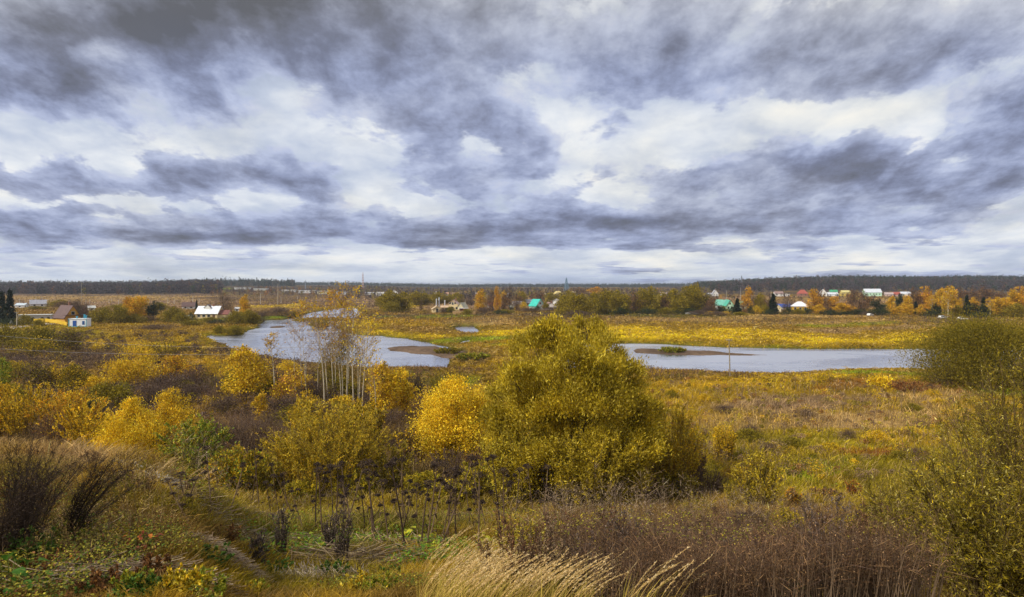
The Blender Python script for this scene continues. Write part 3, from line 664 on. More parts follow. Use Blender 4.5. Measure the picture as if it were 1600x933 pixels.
def row(group, where, items, d=None):
    """items: (kind, column, foot row, top row, width) or with a sixth value, the distance"""
    items = sorted(items, key=lambda q: q[1]); cnt = {}; tot = {}
    for q in items: tot[q[0]] = tot.get(q[0], 0) + 1
    for q in items:
        k, px, fy, ty, wpx = q[:5]; Yd = q[5] if len(q) > 5 else d
        x, y, z = at(px, Yd) if Yd else hit(px, fy)
        Ht = EYE + (HOR - ty) * y / F - z; Wm = wpx * y / F
        i = cnt.get(k, 0); cnt[k] = i + 1
        base, name, cat = WORDS[k]
        lab = f'{base} {where}' if tot[k] == 1 else f'{ordinal(i)} {base} from left, {where}'
        put_tree(f'{k}{rg.integers(0, NV[k])}', name, lab, cat, x, y, z - .1, Wm / W0[k], Ht / 10, rg.random() * 6.28, group, 'stems' if cat == 'bush' else 'trunk', 'foliage' if cat == 'bush' else 'crown')
# left edge, round the cottage
row('trees round the cottage at the left', 'round the brown roofed cottage', [
    ('spruce', 3, 504, 453, 20), ('spruce', 15, 506, 450, 20), ('bare', 122, 496, 466, 34), ('bare', 108, 495, 472, 22, 440), ('olive', 92, 488, 468, 34, 520), ('olive', 70, 488, 472, 20, 540), ('bush', 36, 509, 492, 26),
    ('bush', 98, 506, 497, 12, 408), ('bush', 62, 509, 499, 20), ('rust', 110, 496, 474, 22, 470), ('bbush', 130, 501, 479, 30), ('bare', 115, 500, 470, 30, 455), ('bare', 134, 500, 474, 22, 450), ('rust', 100, 492, 470, 30, 500), ('olive', 55, 498, 478, 34, 470), ('gbush', 76, 498, 484, 22, 462), ('pine', 140, 500, 478, 16, 455), ('gbush', 125, 498, 478, 16), ('ybush', 38, 503, 491, 12), ('gbush', 10, 510, 496, 40)])
row('trees between the cottage and the white roofed house', 'between cottage and white roofed house', [
    ('bush', 158, 504, 480, 40), ('bush', 182, 504, 478, 42), ('yellow', 207, 500, 465, 26), ('yellow', 222, 499, 463, 28), ('orange', 203, 500, 464, 26), ('yellow', 213, 501, 462, 26), ('pine', 240, 500, 468, 26), ('bush', 212, 504, 490, 34), ('bush', 268, 503, 479, 38),
    ('olive', 252, 497, 472, 24, 460), ('bbush', 232, 503, 492, 30), ('gbush', 148, 503, 486, 22), ('bush', 285, 505, 488, 30), ('olive', 195, 488, 474, 40, 520)])
row('trees beside the white roofed house', 'beside the white roofed house', [
    ('bare', 350, 493, 457, 32), ('yellow', 381, 495, 461, 19), ('olive', 386, 505, 484, 34), ('bush', 372, 506, 486, 30), ('spruce', 307, 486, 468, 5, 470), ('bbush', 412, 502, 485, 26), ('gbush', 360, 502, 490, 24), ('bush', 330, 503, 495, 34),
    ('gbush', 298, 501, 487, 18), ('bush', 400, 506, 489, 26), ('ybush', 352, 497, 489, 9)])
row('shrubs on the left river bank', 'on the left river bank', [
    ('bush', 344, 520, 508, 20), ('bush', 366, 523, 508, 34), ('gbush', 343, 505, 498, 40), ('bush', 300, 508, 500, 40), ('bbush', 440, 494, 479, 50), ('bush', 460, 498, 486, 30), ('bbush', 240, 515, 506, 70), ('bush', 498, 509, 500, 34)])
# centre
row('trees on the meadow left of the cream house', 'near the cream house', [
    ('olive', 607, 487, 453, 34), ('olive', 628, 487, 456, 34), ('bush', 612, 488, 470, 30), ('olive', 648, 480, 455, 30, 560), ('olive', 664, 480, 458, 26, 570), ('olive', 684, 478, 457, 32, 600), ('olive', 703, 478, 460, 26, 600), ('olive', 716, 478, 457, 24, 620),
    ('olive', 595, 482, 462, 20, 540), ('bare', 658, 486, 468, 8), ('yellow', 750, 486, 452, 21), ('bare', 736, 486, 462, 30, 560), ('bare', 730, 482, 466, 26, 600), ('gbush', 700, 489, 480, 18), ('bush', 705, 489, 479, 16), ('bbush', 690, 489, 482, 22), ('olive', 668, 479, 463, 40, 640),
    ('bush', 727, 492, 483, 26), ('bbush', 756, 491, 479, 34), ('gbush', 780, 491, 483, 24)])
row('trees between the cream house and the teal roof', 'near the teal roof', [
    ('orange', 777, 488, 448, 12), ('birchy', 786, 486, 452, 14), ('bare', 797, 486, 445, 20), ('rust', 770, 487, 452, 18), ('rust', 787, 487, 460, 20), ('rust', 808, 485, 458, 20), ('olive', 815, 480, 455, 20, 560), ('ybush', 817, 480, 470, 16, 470), ('gbush', 851, 481, 474, 14, 455), ('gbush', 840, 482, 476, 10, 450),
    ('bush', 853, 479, 472, 12, 450), ('bare', 765, 486, 462, 18), ('bbush', 830, 487, 480, 60), ('bbush', 866, 486, 479, 40), ('bush', 790, 490, 483, 34), ('ybush', 806, 482, 477, 10, 452), ('olive', 886, 480, 454, 26, 560), ('olive', 862, 475, 457, 28, 640), ('rust', 845, 472, 455, 34, 680)])
row('willows behind the far meadow', 'in the central tree row', [
    ('olive', 882, 493, 462, 30), ('olive', 898, 495, 459, 38), ('olive', 913, 495, 460, 36), ('olive', 930, 491, 457, 30), ('olive', 945, 490, 452, 38), ('olive', 962, 491, 453, 32), ('bush', 938, 491, 474, 20), ('rust', 950, 489, 449, 18, 500), ('olive', 975, 490, 460, 28), ('rust', 990, 489, 456, 34),
    ('olive', 1004, 489, 451, 30), ('olive', 1018, 489, 448, 30), ('olive', 1034, 488, 456, 24), ('olive', 1056, 489, 452, 34), ('olive', 1073, 489, 448, 32), ('olive', 1089, 489, 443, 34), ('olive', 1064, 490, 462, 30), ('rust', 1042, 489, 462, 26), ('gbush', 970, 492, 480, 40), ('gbush', 1010, 491, 480, 40), ('gbush', 1075, 491, 480, 50), ('bbush', 905, 497, 484, 60), ('bush', 1040, 491, 480, 30),
    ('orange', 930, 470, 448, 30, 900), ('rust', 905, 470, 449, 40, 900), ('bbush', 1108, 490, 478, 30), ('bare', 1104, 489, 460, 26)])
row('garden trees by the green roofed houses', 'by the green roofed houses', [
    ('rust', 1112, 490, 463, 22), ('gbush', 1125, 490, 476, 22), ('spruce', 1152, 491, 465, 14), ('bush', 1131, 489, 478, 16), ('gbush', 1146, 490, 476, 20), ('orange', 1168, 488, 449, 20), ('rust', 1162, 490, 474, 14), ('gbush', 1174, 491, 475, 14), ('ybush', 1183, 491, 477, 24), ('olive', 1188, 488, 458, 18), ('bush', 1195, 491, 476, 16), ('rust', 1196, 488, 466, 26), ('spruce', 1208, 491, 457, 18), ('gbush', 1217, 489, 480, 12, 440),
    ('bare', 1231, 486, 462, 26), ('gbush', 1232, 491, 479, 18), ('ybush', 1110, 492, 486, 20), ('ybush', 1135, 492, 486, 20), ('bbush', 1120, 493, 486, 50), ('bush', 1160, 493, 487, 30), ('bare', 1178, 486, 460, 24), ('bare', 1203, 486, 464, 20), ('pine', 1100, 489, 462, 18), ('bbush', 1090, 493, 484, 40), ('gbush', 1200, 492, 482, 24)])
row('trees by the white roofed yellow house', 'right of the yellow house', [
    ('gbush', 1261, 491, 480, 26), ('bush', 1246, 491, 482, 22), ('orange', 1273, 489, 452, 24), ('yellow', 1282, 491, 475, 20), ('rust', 1285, 489, 454, 22), ('orange', 1303, 490, 463, 24), ('yellow', 1311, 491, 473, 22), ('rust', 1295, 490, 470, 18), ('rust', 1333, 489, 450, 26), ('orange', 1326, 491, 476, 22), ('yellow', 1318, 490, 474, 20), ('rust', 1351, 488, 455, 24), ('rust', 1345, 490, 466, 28),
    ('gbush', 1300, 492, 483, 50), ('gbush', 1340, 492, 482, 50), ('pine', 1372, 492, 466, 27), ('gbush', 1375, 493, 480, 36), ('bbush', 1360, 493, 486, 30)])
row('trees at the right end of the village', 'at the right village end', [
    ('yellow', 1394, 491, 463, 16), ('yellow', 1402, 493, 478, 20), ('pine', 1406, 488, 457, 14), ('yellow', 1417, 490, 461, 16), ('yellow', 1420, 493, 475, 18), ('rust', 1428, 488, 449, 22), ('spruce', 1431, 492, 470, 13), ('yellow', 1439, 494, 476, 12), ('orange', 1449, 491, 470, 20), ('orange', 1445, 488, 448, 22), ('rust', 1438, 486, 452, 24), ('birchy', 1457, 493, 460, 14),
    ('pine', 1462, 493, 472, 18), ('birchy', 1481, 496, 445, 26), ('yellow', 1470, 488, 451, 22), ('yellow', 1484, 486, 447, 20), ('gbush', 1455, 495, 481, 34), ('yellow', 1498, 493, 466, 15), ('olive', 1497, 495, 477, 18), ('spruce', 1511, 494, 459, 13), ('pine', 1524, 495, 472, 26), ('pine', 1508, 495, 475, 20), ('pine', 1540, 495, 474, 22), ('yellow', 1522, 488, 464, 14),
    ('birchy', 1490, 495, 462, 12), ('birchy', 1547, 496, 463, 16), ('yellow', 1556, 494, 464, 18), ('yellow', 1580, 492, 452, 24), ('orange', 1595, 492, 448, 26), ('yellow', 1572, 494, 466, 22), ('olive', 1562, 494, 476, 30), ('rust', 1500, 480, 448, 28, 560), ('rust', 1518, 480, 450, 28, 560), ('rust', 1535, 478, 446, 28, 560), ('rust', 1552, 478, 450, 28, 560), ('rust', 1566, 480, 454, 24, 560), ('birchy', 1584, 494, 470, 12), ('gbush', 1530, 497, 486, 40), ('spruce', 1537, 494, 463, 12), ('olive', 1590, 496, 474, 34),
    ('orange', 1620, 492, 450, 30), ('yellow', 1645, 492, 456, 30), ('rust', 1670, 492, 452, 34)])
print('trees', len(bpy.data.objects))

# ---------------------------------------------------------------- far woods that read as one mass
P_DRU = [(.17, .085, .045), (.13, .07, .045)]
P_DUL = [(.072, .054, .056), (.06, .047, .05), (.088, .064, .06)]
def wood_belt(name, label, cat, pxr, Yr, n, H, mix, per=42, seed=0, wf=.9, var=.12):
    rng = np.random.default_rng(seed); G = Geo()
    u = (rng.uniform(pxr[0], pxr[1], n) - 800) / F; y = rng.uniform(Yr[0], Yr[1], n); x = u * y; z, wsd, _s = ground(x, y, True); kp = (wsd < -4) & (_s < .1); x, y, z = x[kp], y[kp], z[kp]; n = len(x)
    hgt = H * (.75 + .35 * rng.random(n)) * (.65 + .7 * fbm(x / 90, y / 90, 3, seed)) * np.exp(rng.normal(0, 1, n) * var); w = hgt * wf * (.7 + .6 * rng.random(n))
    kinds = rng.choice(len(mix), n, p=np.array([m[1] for m in mix]) / sum(m[1] for m in mix))
    i = np.repeat(np.arange(n), per); N = len(i); t = rng.random(N); a = rng.random(N) * 6.283
    con = np.array([m[2] for m in mix])[kinds][i]
    e = np.where(con, np.clip(1.05 - t, .05, 1) * .8, np.sqrt(np.clip(1 - (2 * t - .9) ** 2, .08, 1)))
    r = w[i] * .5 * e * np.sqrt(rng.random(N)) * (.8 + .4 * np.sin(a * 3 + i))
    c = np.stack([x[i] + np.cos(a) * r, y[i] + np.sin(a) * r, z[i] + hgt[i] * (.08 + .9 * t)], 1)
    col = np.zeros((N, 3))
    for k, m in enumerate(mix):
        s = kinds[i] == k; tint = np.exp(rng.normal(0, .16, (n, 1)))[i[s]]; col[s] = pick(rng, m[0], s.sum(), .15) * tint
    leaves(G, c, rng.normal(size=(N, 3)) + [0, 0, .4], H * .17, H * .15, col, rng)
    tag(G.obj(name, M_LEAF), label, cat, kind='stuff')
wood_belt('far_forest', 'brown leafless forest belt beyond the left plain', 'forest', (-120, 345), (1150, 1700), 2600, 15, [(P_DUL, 12, False), (P_DRU, 1.2, False), (P_PINE, 1.2, False), (P_OLV, .5, False)], seed=1)
wood_belt('far_forest', 'thin dark line of forest on the horizon above the left woods', 'forest', (-150, 460), (2100, 2600), 2600, 19, [(P_SPR, 5, True), (P_PINE, 2, False), (P_BARE, 1, False)], per=26, seed=2)
wood_belt('far_forest', 'dark blue line of forest on the central horizon', 'forest', (440, 1120), (3000, 3600), 4200, 14, [(P_SPR, 5, True), (P_PINE, 2, False)], per=22, seed=3)
wood_belt('town_trees', 'brown and olive trees scattered among the distant town houses', 'trees', (540, 1110), (760, 1700), 1300, 6.5, [(P_DUL, 6, False), (P_OLV, 3, False), (P_DRU, 1.6, False), (P_ORG, .1, False)], seed=4)
wood_belt('town_trees', 'bare brown trees round the distant factory buildings', 'trees', (330, 560), (1000, 1500), 260, 7, [(P_BARE, 6, False), (P_OLV, 1, False), (P_RUST, 2, False)], seed=5)
wood_belt('hill_forest', 'dark conifer forest along the top of the right hill', 'forest', (1300, 1800), (1900, 2350), 4200, 15, [(P_SPR, 5, True), (P_PINE, 4, False), (P_BARE, 2, False)], per=36, seed=6)
wood_belt('hill_forest', 'small dark copse on the skyline behind the far willows', 'forest', (1085, 1300), (1900, 2250), 900, 15, [(P_PINE, 5, False), (P_SPR, 3, False), (P_BARE, 3, False)], per=36, seed=16)
wood_belt('hill_woods', 'brown autumn woods covering the slope of the right hill', 'woods', (1110, 1800), (1330, 1880), 2800, 12, [(P_DUL, 11, False), (P_DRU, 1.8, False), (P_PINE, 4.5, False)], seed=7)
wood_belt('village_trees', 'rust and brown trees round the far right village', 'trees', (1100, 1780), (620, 1290), 300, 5, [(P_DUL, 7, False), (P_DRU, 3, False), (P_ORG, .4, False), (P_OLV, 1, False)], seed=8)
wood_belt('plain_scrub', 'low brown scrub scattered over the distant plain', 'scrub', (-100, 1100), (640, 1200), 900, 2.4, [(P_BARE + P_PUR, 8, False), (P_OLV, 2, False)], per=26, seed=9, wf=1.6)
wood_belt('meadow_scrub', 'low brown thicket scattered over the far meadow', 'scrub', (560, 1700), (330, 480), 260, 1.3, [(P_PUR, 5, False), (P_OLV, 3, False), (P_BARE, 3, False)], per=40, seed=10, wf=2.6)

# ---------------------------------------------------------------- nearer trees and bushes (each its own mesh)
_n = [0]
def near(name, label, cat, px, fy, ty, wpx, f, group=None, Y=None, wood='stems', crown='foliage'):
    x, y, z = at(px, Y) if Y else hit(px, fy)
    Ht = EYE + (HOR - ty) * y / F - z; Wm = wpx * y / F; _n[0] += 1
    r = f(np.random.default_rng(500 + _n[0] + px), Ht, Wm); t = thing(name, label, cat, (x, y, z - .05), 0, group)
    r[0].obj(wood, M_BARK, t)
    for q in r[1:]:
        if q.V: q.obj(crown, M_LEAF, t)
    return t
# the big willow in the middle
WLOBES = [(862, 525, 34), (925, 520, 30), (835, 548, 36), (885, 560, 42), (945, 548, 34), (970, 585, 36), (805, 585, 36), (850, 600, 46), (915, 605, 50), (790, 625, 34), (830, 645, 46), (880, 655, 52), (950, 635, 44), (990, 630, 34),
          (985, 680, 40), (930, 690, 50), (795, 680, 38), (845, 705, 46), (890, 715, 46), (960, 725, 40), (780, 650, 30), (870, 540, 30), (905, 545, 32), (820, 615, 40), (1000, 655, 28), (860, 620, 50), (930, 580, 44), (900, 660, 55), (850, 745, 40), (910, 745, 42)]
near('willow_tree', 'largest olive green willow, standing in the middle before the river', 'tree', 885, 776, 494, 300,
     lambda r, H, W: tree(r, H, W * 1.12, .06, 40, 17, 190000, .22, .062, P_WIL, bark=(.06, .045, .03), up=.75, tr=.03, fill=.78,
                          lobexz=[((a - 885) * W / 300, (776 - b_) * H / 282, c * .84 * W / 300) for a, b_, c in WLOBES]), wood='trunk', crown='crown')
near('willow_tree', 'lower olive willow at the right flank of the large willow', 'tree', 1045, 775, 628, 120,
     lambda r, H, W: shoots(r, H, W, 70, 1500, 24000, .2, .055, P_WIL[2:] + P_GOLD, wcol=(.2, .13, .05), r0=.025, up=.9, squash=.5, bs=.6), wood='trunk', crown='crown')
near('willow_tree', 'small olive willow at the left foot of the large willow', 'tree', 815, 790, 655, 130,
     lambda r, H, W: shoots(r, H, W, 80, 1500, 30000, .19, .06, P_WIL + [(.6, .5, .05)] * 2, r0=.03, up=.8, squash=.55, bs=.7), wood='trunk', crown='crown')
near('willow_tree', 'dense low willow right in front of the large willow trunk', 'tree', 930, 795, 655, 170,
     lambda r, H, W: shoots(r, H, W, 80, 1500, 30000, .19, .06, P_WIL, r0=.03, up=.8, squash=.6, bs=.7), wood='trunk', crown='crown')
near('autumn_tree', 'bright yellow dense tree left of the large willow', 'tree', 712, 716, 585, 138,
     lambda r, H, W: tree(r, H, W, .08, 24, 15, 42000, .17, .11, P_YEL, bark=BKD, up=.2, shape='round', tr=.02, fill=.8), wood='trunk', crown='crown')
near('willow_bush', 'broad olive gold willow bush behind the dead hogweed stalks', 'bush', 512, 770, 632, 205,
     lambda r, H, W: shoots(r, H, W, 160, 3800, 70000, .16, .05, P_WIL[:1] + P_WIL[2:] + P_GOLD[2:] + [(.56, .38, .03)], r0=.025, up=.8, squash=.6, tw_len=.2, bs=.7))
near('willow_tree', 'round dark olive willow on the right river bank', 'tree', 1545, 604, 495, 215,
     lambda r, H, W: tree(r, H, W, .06, 30, 13, 90000, .36, .10, [(.20, .16, .012), (.26, .20, .015), (.15, .125, .012), (.31, .23, .02)], bark=BKD, up=.4, shape='dome', tr=.03, fill=.9), wood='trunk', crown='crown')
near('willow_bush', 'purple grey leafless bush below the right bank willow', 'bush', 1470, 602, 560, 60,
     lambda r, H, W: shoots(r, H, W, 50, 900, 1500, .3, .1, P_OLV, wcol=(.17, .13, .10), r0=.03, up=.9))
YB = lambda pal, n=9000, L=.22, Wd=.14, nst=45: (lambda r, H, W: shoots(r, H, W, nst, 700, n, L, Wd, pal, r0=.03, up=.7, squash=.55, clump=1.3))
TB = lambda pal, n=9000, L=.24, Wd=.16, fill=.7: (lambda r, H, W: tree(r, H, W, .03, 24, 10, n, L, Wd, pal, bark=BKD, up=.4, shape='dome', tr=.02, fill=fill))
g_ = 'yellow and olive bushes below the left bank'
for a in [
    ('autumn_bush', 'brightest yellow bush, right above the grey edge of the left bank', 205, 745, 617, 105, TB(P_YEL, 30000, .14, .085)),
    ('autumn_bush', 'yellow bush behind and right of the brightest yellow bush', 268, 705, 604, 92, TB(P_YEL[1:] + P_GOLD, 20000, .15, .09)),
    ('autumn_bush', 'golden bush left of the brightest yellow bush', 135, 725, 625, 85, YB(P_GOLD + P_YEL, 15000, .14, .09)),
    ('autumn_bush', 'rust flecked yellow bush behind the pale grass of the left bank', 105, 690, 598, 110, YB(P_GOLD + P_ORG, 18000, .14, .09)),
    ('autumn_bush', 'large golden bush above the pale grass at the left edge', 40, 685, 592, 100, YB(P_GOLD + P_YEL[:2] + P_OLV[:1], 18000, .14, .09)),
    ('autumn_bush', 'golden bush cut by the left frame above the grass', -10, 680, 588, 80, TB(P_GOLD, 6000)),
    ('leafy_bush', 'pale green and yellow bush right of the bright yellow bushes', 305, 780, 645, 105, YB(P_GRE, 11000, .2, .11)),
    ('leafy_bush', 'low yellow green bush between the pale green bush and broad willow bush', 372, 800, 690, 90, YB(P_GOLD + P_GRE, 9000, .18, .1)),
    ('autumn_bush', 'wide golden domed bush in the brown thicket, farthest of the left bushes', 198, 600, 563, 96, TB(P_GOLD, 6500, .3, .18, .9)),
    ('autumn_bush', 'small orange gold bush right of the wide domed bush', 272, 592, 553, 60, TB(P_GOLD + P_ORG, 3600, .3, .18)),
    ('autumn_bush', 'low golden bush behind the wide domed bush', 215, 570, 553, 70, TB(P_GOLD, 3000, .3, .18)),
    ('leafy_bush', 'olive bush left of the wide golden domed bush', 118, 612, 565, 52, TB(P_OLV + P_GOLD[:1], 4200)),
    ('leafy_bush', 'thin olive bush between the green edge bush and its neighbour', 55, 608, 562, 60, TB(P_OLV + P_BARE, 3600)),
    ('leafy_bush', 'lime green bush at the left frame edge', 2, 612, 557, 40, TB(P_GRE, 3000)),
    ('leafy_bush', 'low dark olive hedge bush near the road at the left', 62, 545, 508, 70, TB(P_OLV + [(.13, .11, .02)], 5200, .4, .2, .95)),
    ('leafy_bush', 'low dark olive hedge bush at the left frame by the road', 5, 542, 508, 60, TB(P_OLV, 4200, .4, .2, .95)),
    ('leafy_bush', 'wide low olive brown hedge bush between road bush and marsh', 105, 548, 514, 60, TB(P_OLV + P_BARE, 3600, .4, .2, .9)),
    ('leafy_bush', 'low golden olive mound in the brown marsh at the left', 62, 556, 536, 70, TB(P_OLV + P_GOLD[:1], 3200, .35, .18)),
    ('bare_bush', 'half bare grey olive willow shrub on the yellow marsh', 262, 558, 527, 60, YB(P_OLV + P_GOLD[:1], 1800, .3, .12)),
    ('bare_bush', 'half bare olive shrub left of the grey olive shrub on the marsh', 228, 556, 530, 34, YB(P_GOLD, 1200, .3, .12)),
    ('leafy_bush', 'small green bush behind the brightest yellow bushes', 195, 618, 598, 30, TB(P_GRE + P_OLV, 1600)),
]: near(a[0], a[1], 'bush', a[2], a[3], a[4], a[5], a[6], g_, Y=max(F * 16.6 / (a[3] - HOR), 51) if a[3] > 640 else None)
g_ = 'young trees before the river'
for a in [
    ('autumn_tree', 'golden yellow tree left of the lone leaning birch', 385, 626, 538, 72, lambda r, H, W: tree(r, H, W, .25, 16, 10, 5200, .3, .2, P_GOLD + P_YEL[:2], bark=BK, shape='round', tr=.016, fill=.75)),
    ('autumn_tree', 'yellow leafy sapling right of the birch group', 598, 655, 562, 56, lambda r, H, W: tree(r, H, W, .12, 14, 10, 4200, .26, .18, P_GOLD + P_YEL[:1], bark=BK, shape='round', tr=.014, fill=.7)),
    ('autumn_tree', 'yellow tree between the right birch sapling and bright yellow tree', 632, 648, 578, 46, lambda r, H, W: tree(r, H, W, .12, 12, 9, 3400, .26, .18, P_YEL + P_GOLD, bark=BK, shape='round', tr=.014, fill=.7)),
    ('autumn_tree', 'thin golden sapling below the lone leaning birch', 410, 660, 610, 32, lambda r, H, W: tree(r, H, W, .1, 10, 8, 1300, .22, .15, P_GOLD, bark=BK, shape='round', tr=.014, fill=.7)),
    ('autumn_tree', 'golden brown tree right of the lone leaning birch', 452, 640, 575, 60, lambda r, H, W: tree(r, H, W, .1, 12, 9, 2600, .26, .17, P_GOLD + P_RUST, bark=BK, shape='round', tr=.014, fill=.6)),
    ('leafy_bush', 'olive brown thicket tree standing inside the birch group', 532, 618, 514, 84, lambda r, H, W: tree(r, H, W, .1, 20, 12, 8500, .28, .1, P_OLV + [(.28, .18, .03), (.14, .10, .03)], bark=BKD, up=.8, tr=.012, fill=.85)),
    ('autumn_bush', 'low golden bush under the right birch sapling', 580, 690, 630, 60, YB(P_GOLD + P_OLV, 3600)),
    ('autumn_bush', 'golden brown bush left of the bright yellow tree foot', 640, 720, 668, 50, YB(P_BARE + P_GOLD, 1900)),
    ('leafy_bush', 'yellow green sapling top in front of the birch trunks', 470, 690, 622, 60, YB(P_WIL + P_GOLD, 5000)),
    ('leafy_bush', 'yellow sapling top right before the birch trunks', 545, 700, 618, 70, YB(P_WIL + P_GOLD, 5000)),
    ('autumn_bush', 'olive gold bush right of the large willow', 1185, 800, 705, 85, YB(P_WIL + [(.4, .26, .03)], 8000, .17, .06, 70)),
    ('autumn_bush', 'small orange leaved shrub on the right meadow', 1240, 792, 762, 26, YB(P_ORG, 900, .14, .08, 20)),
    ('autumn_bush', 'small rust red shrub on the right meadow', 1332, 778, 750, 26, YB([(.34, .10, .02), (.42, .18, .02)], 900, .14, .08, 20)),
    ('autumn_bush', 'yellow low bush on the right bank meadow', 1378, 606, 590, 42, TB(P_YEL, 1500, .3, .2)),
    ('bare_bush', 'dark red brown low thicket on the right bank', 1420, 612, 594, 80, YB(P_RUST + [(.2, .06, .03)], 2500, .25, .12)),
    ('bare_bush', 'purple brown bush between the yellow saplings and the large willow', 648, 625, 578, 34, YB(P_PUR, 1400, .2, .1)),
]: near(a[0], a[1], 'bush' if 'bush' in a[0] else 'tree', a[2], a[3], a[4], a[5], a[6], g_, wood='trunk' if 'tree' in a[0] else 'stems', crown='crown' if 'tree' in a[0] else 'foliage')
# filler shrubs that close the thickets
g_ = 'mixed shrubs of the thicket below the bank'
def filler():
    r = np.random.default_rng(77); K = dict(o=('leafy_bush', 'olive'), g=('autumn_bush', 'golden'), b=('bare_bush', 'brown leafless'), r=('autumn_bush', 'rust brown'), w=('leafy_bush', 'pale willow'))
    L = [('b', 160, 660, 628, 50, 'behind the bright yellow bushes'), ('r', 85, 705, 640, 70, 'above the ridge grass at the left'), ('g', 170, 700, 650, 60, 'left of the brightest yellow bush'), ('o', 238, 735, 660, 70, 'under the two bright yellow bushes'),
         ('b', 330, 690, 655, 60, 'behind the pale green bush'), ('b', 390, 700, 650, 70, 'in the dark hollow under the lone birch'), ('r', 350, 740, 690, 60, 'right of the pale green bush'), ('g', 345, 790, 720, 70, 'in front of the pale green bush'),
         ('w', 420, 790, 705, 70, 'left in front of the broad willow bush'), ('o', 610, 780, 690, 80, 'right in front of the broad willow bush'), ('b', 625, 700, 655, 50, 'between broad willow bush and yellow tree'), ('b', 700, 745, 700, 90, 'under the bright yellow tree'),
         ('r', 745, 760, 700, 60, 'between bright yellow tree and large willow'), ('w', 745, 800, 720, 80, 'before the left foot of the large willow'), ('g', 480, 660, 610, 40, 'left at the birch feet'), ('r', 500, 668, 625, 50, 'before the leaning birch foot'),
         ('b', 590, 640, 590, 60, 'behind the yellow sapling right of the birches'), ('r', 660, 660, 612, 40, 'left of the bright yellow tree'), ('o', 690, 612, 580, 60, 'at the near bank left of the large willow'), ('b', 420, 615, 585, 50, 'behind the golden tree by the lone birch'),
         ('b', 330, 620, 595, 70, 'in the purple marsh left of the golden tree'), ('b', 150, 625, 600, 60, 'in the purple marsh behind the yellow bushes'), ('r', 300, 600, 572, 50, 'right of the small orange gold bush'), ('o', 20, 590, 560, 50, 'at the left edge of the marsh'),
         ('g', 345, 585, 560, 60, 'on the yellow marsh before the river'), ('b', 90, 600, 575, 60, 'left of the wide golden domed bush'), ('r', 1080, 770, 700, 60, 'right of the willow flank'), ('b', 1105, 790, 730, 70, 'beside the olive gold bush on the right'), ('g', 1130, 720, 660, 40, 'far right of the large willow'),
         ('o', 1050, 800, 735, 90, 'before the willow flank'), ('r', 1010, 800, 740, 60, 'low before the large willow'), ('w', 700, 815, 750, 70, 'among the right hand hogweed stalks'), ('w', 560, 800, 735, 80, 'among the middle hogweed stalks'), ('o', 880, 805, 735, 90, 'right under the large willow'),
         ('w', 660, 800, 735, 60, 'behind the taller hogweed stalks'), ('g', 290, 790, 735, 50, 'at the right end of the bank'), ('w', 470, 810, 750, 60, 'among the left hogweed stalks'), ('r', 1290, 800, 765, 60, 'at the edge of the dry weeds')]
    for k, px, fy, ty, w, where in L:
        nm, wd = K[k]; Yv = max(F * 16.6 / (fy - HOR), 46)
        pal = dict(o=P_OLV + P_WIL, g=P_GOLD + P_YEL[:1], b=P_BARE, r=P_RUST + P_GOLD[:1] + P_BARE, w=P_WIL + P_GRE[2:])[k]; n = dict(o=5000, g=5000, b=500, r=2200, w=6000)[k]
        near(nm, f'{wd} shrub {where}', 'bush', px, fy, ty, w, lambda q, H, W: shoots(q, H, W, 55, 1500 if k in 'br' else 800, n, .17, .07, pal, wcol=(.13, .085, .06) if k in 'br' else (.15, .11, .05), r0=.022, up=.8, squash=.55, bs=.8, clump=1.3), g_, Y=Yv)
filler()
near('leafy_bush', 'low green tuft growing on the right sandbar', 'bush', 1050, 550, 543, 44, lambda r, H, W: shoots(r, H, W, 60, 400, 2500, .5, .2, P_OLV + P_GRE, r0=.03, up=.8, bs=.9))
near('leafy_bush', 'low olive tuft on the brown left sandbar', 'bush', 700, 552, 544, 46, lambda r, H, W: shoots(r, H, W, 60, 400, 2500, .5, .2, P_OLV, r0=.03, up=.8, bs=.9))
near('leafy_bush', 'low brown green tuft on the spit left of the large willow', 'bush', 738, 562, 552, 60, lambda r, H, W: shoots(r, H, W, 60, 400, 2500, .5, .2, P_OLV + P_GRE, r0=.03, up=.8, bs=.9))
rb = np.random.default_rng(123); it = []
for i in range(46):
    px = float(rb.uniform(-10, 660)); fy = float(rb.uniform(572, 668)); hpx = float(rb.uniform(16, 30)) * (fy - 446) / 150; k = ['bush', 'bbush', 'ybush', 'bbush', 'bush', 'ybush', 'bbush', 'gbush'][int(rb.integers(0, 8))]
    if 300 < px and fy - hpx < 560: fy += 34
    it.append((k, px, fy, fy - hpx, hpx * float(rb.uniform(1.8, 3.0)), F * 16.5 / (fy - 446)))
row('low bushes of the marsh thicket', 'in the marsh thicket before the river', it)
it = []
for i in range(22):
    px = float(rb.uniform(1000, 1480)); fy = float(rb.uniform(596, 720)); hpx = float(rb.uniform(7, 13)) * (fy - 446) / 150; k = ['bush', 'bbush', 'ybush', 'bbush'][int(rb.integers(0, 4))]
    it.append((k, px, fy, fy - hpx, hpx * float(rb.uniform(2.0, 3.6)), F * 16.5 / (fy - 446)))
row('low bushes on the right meadow', 'on the right meadow', it)
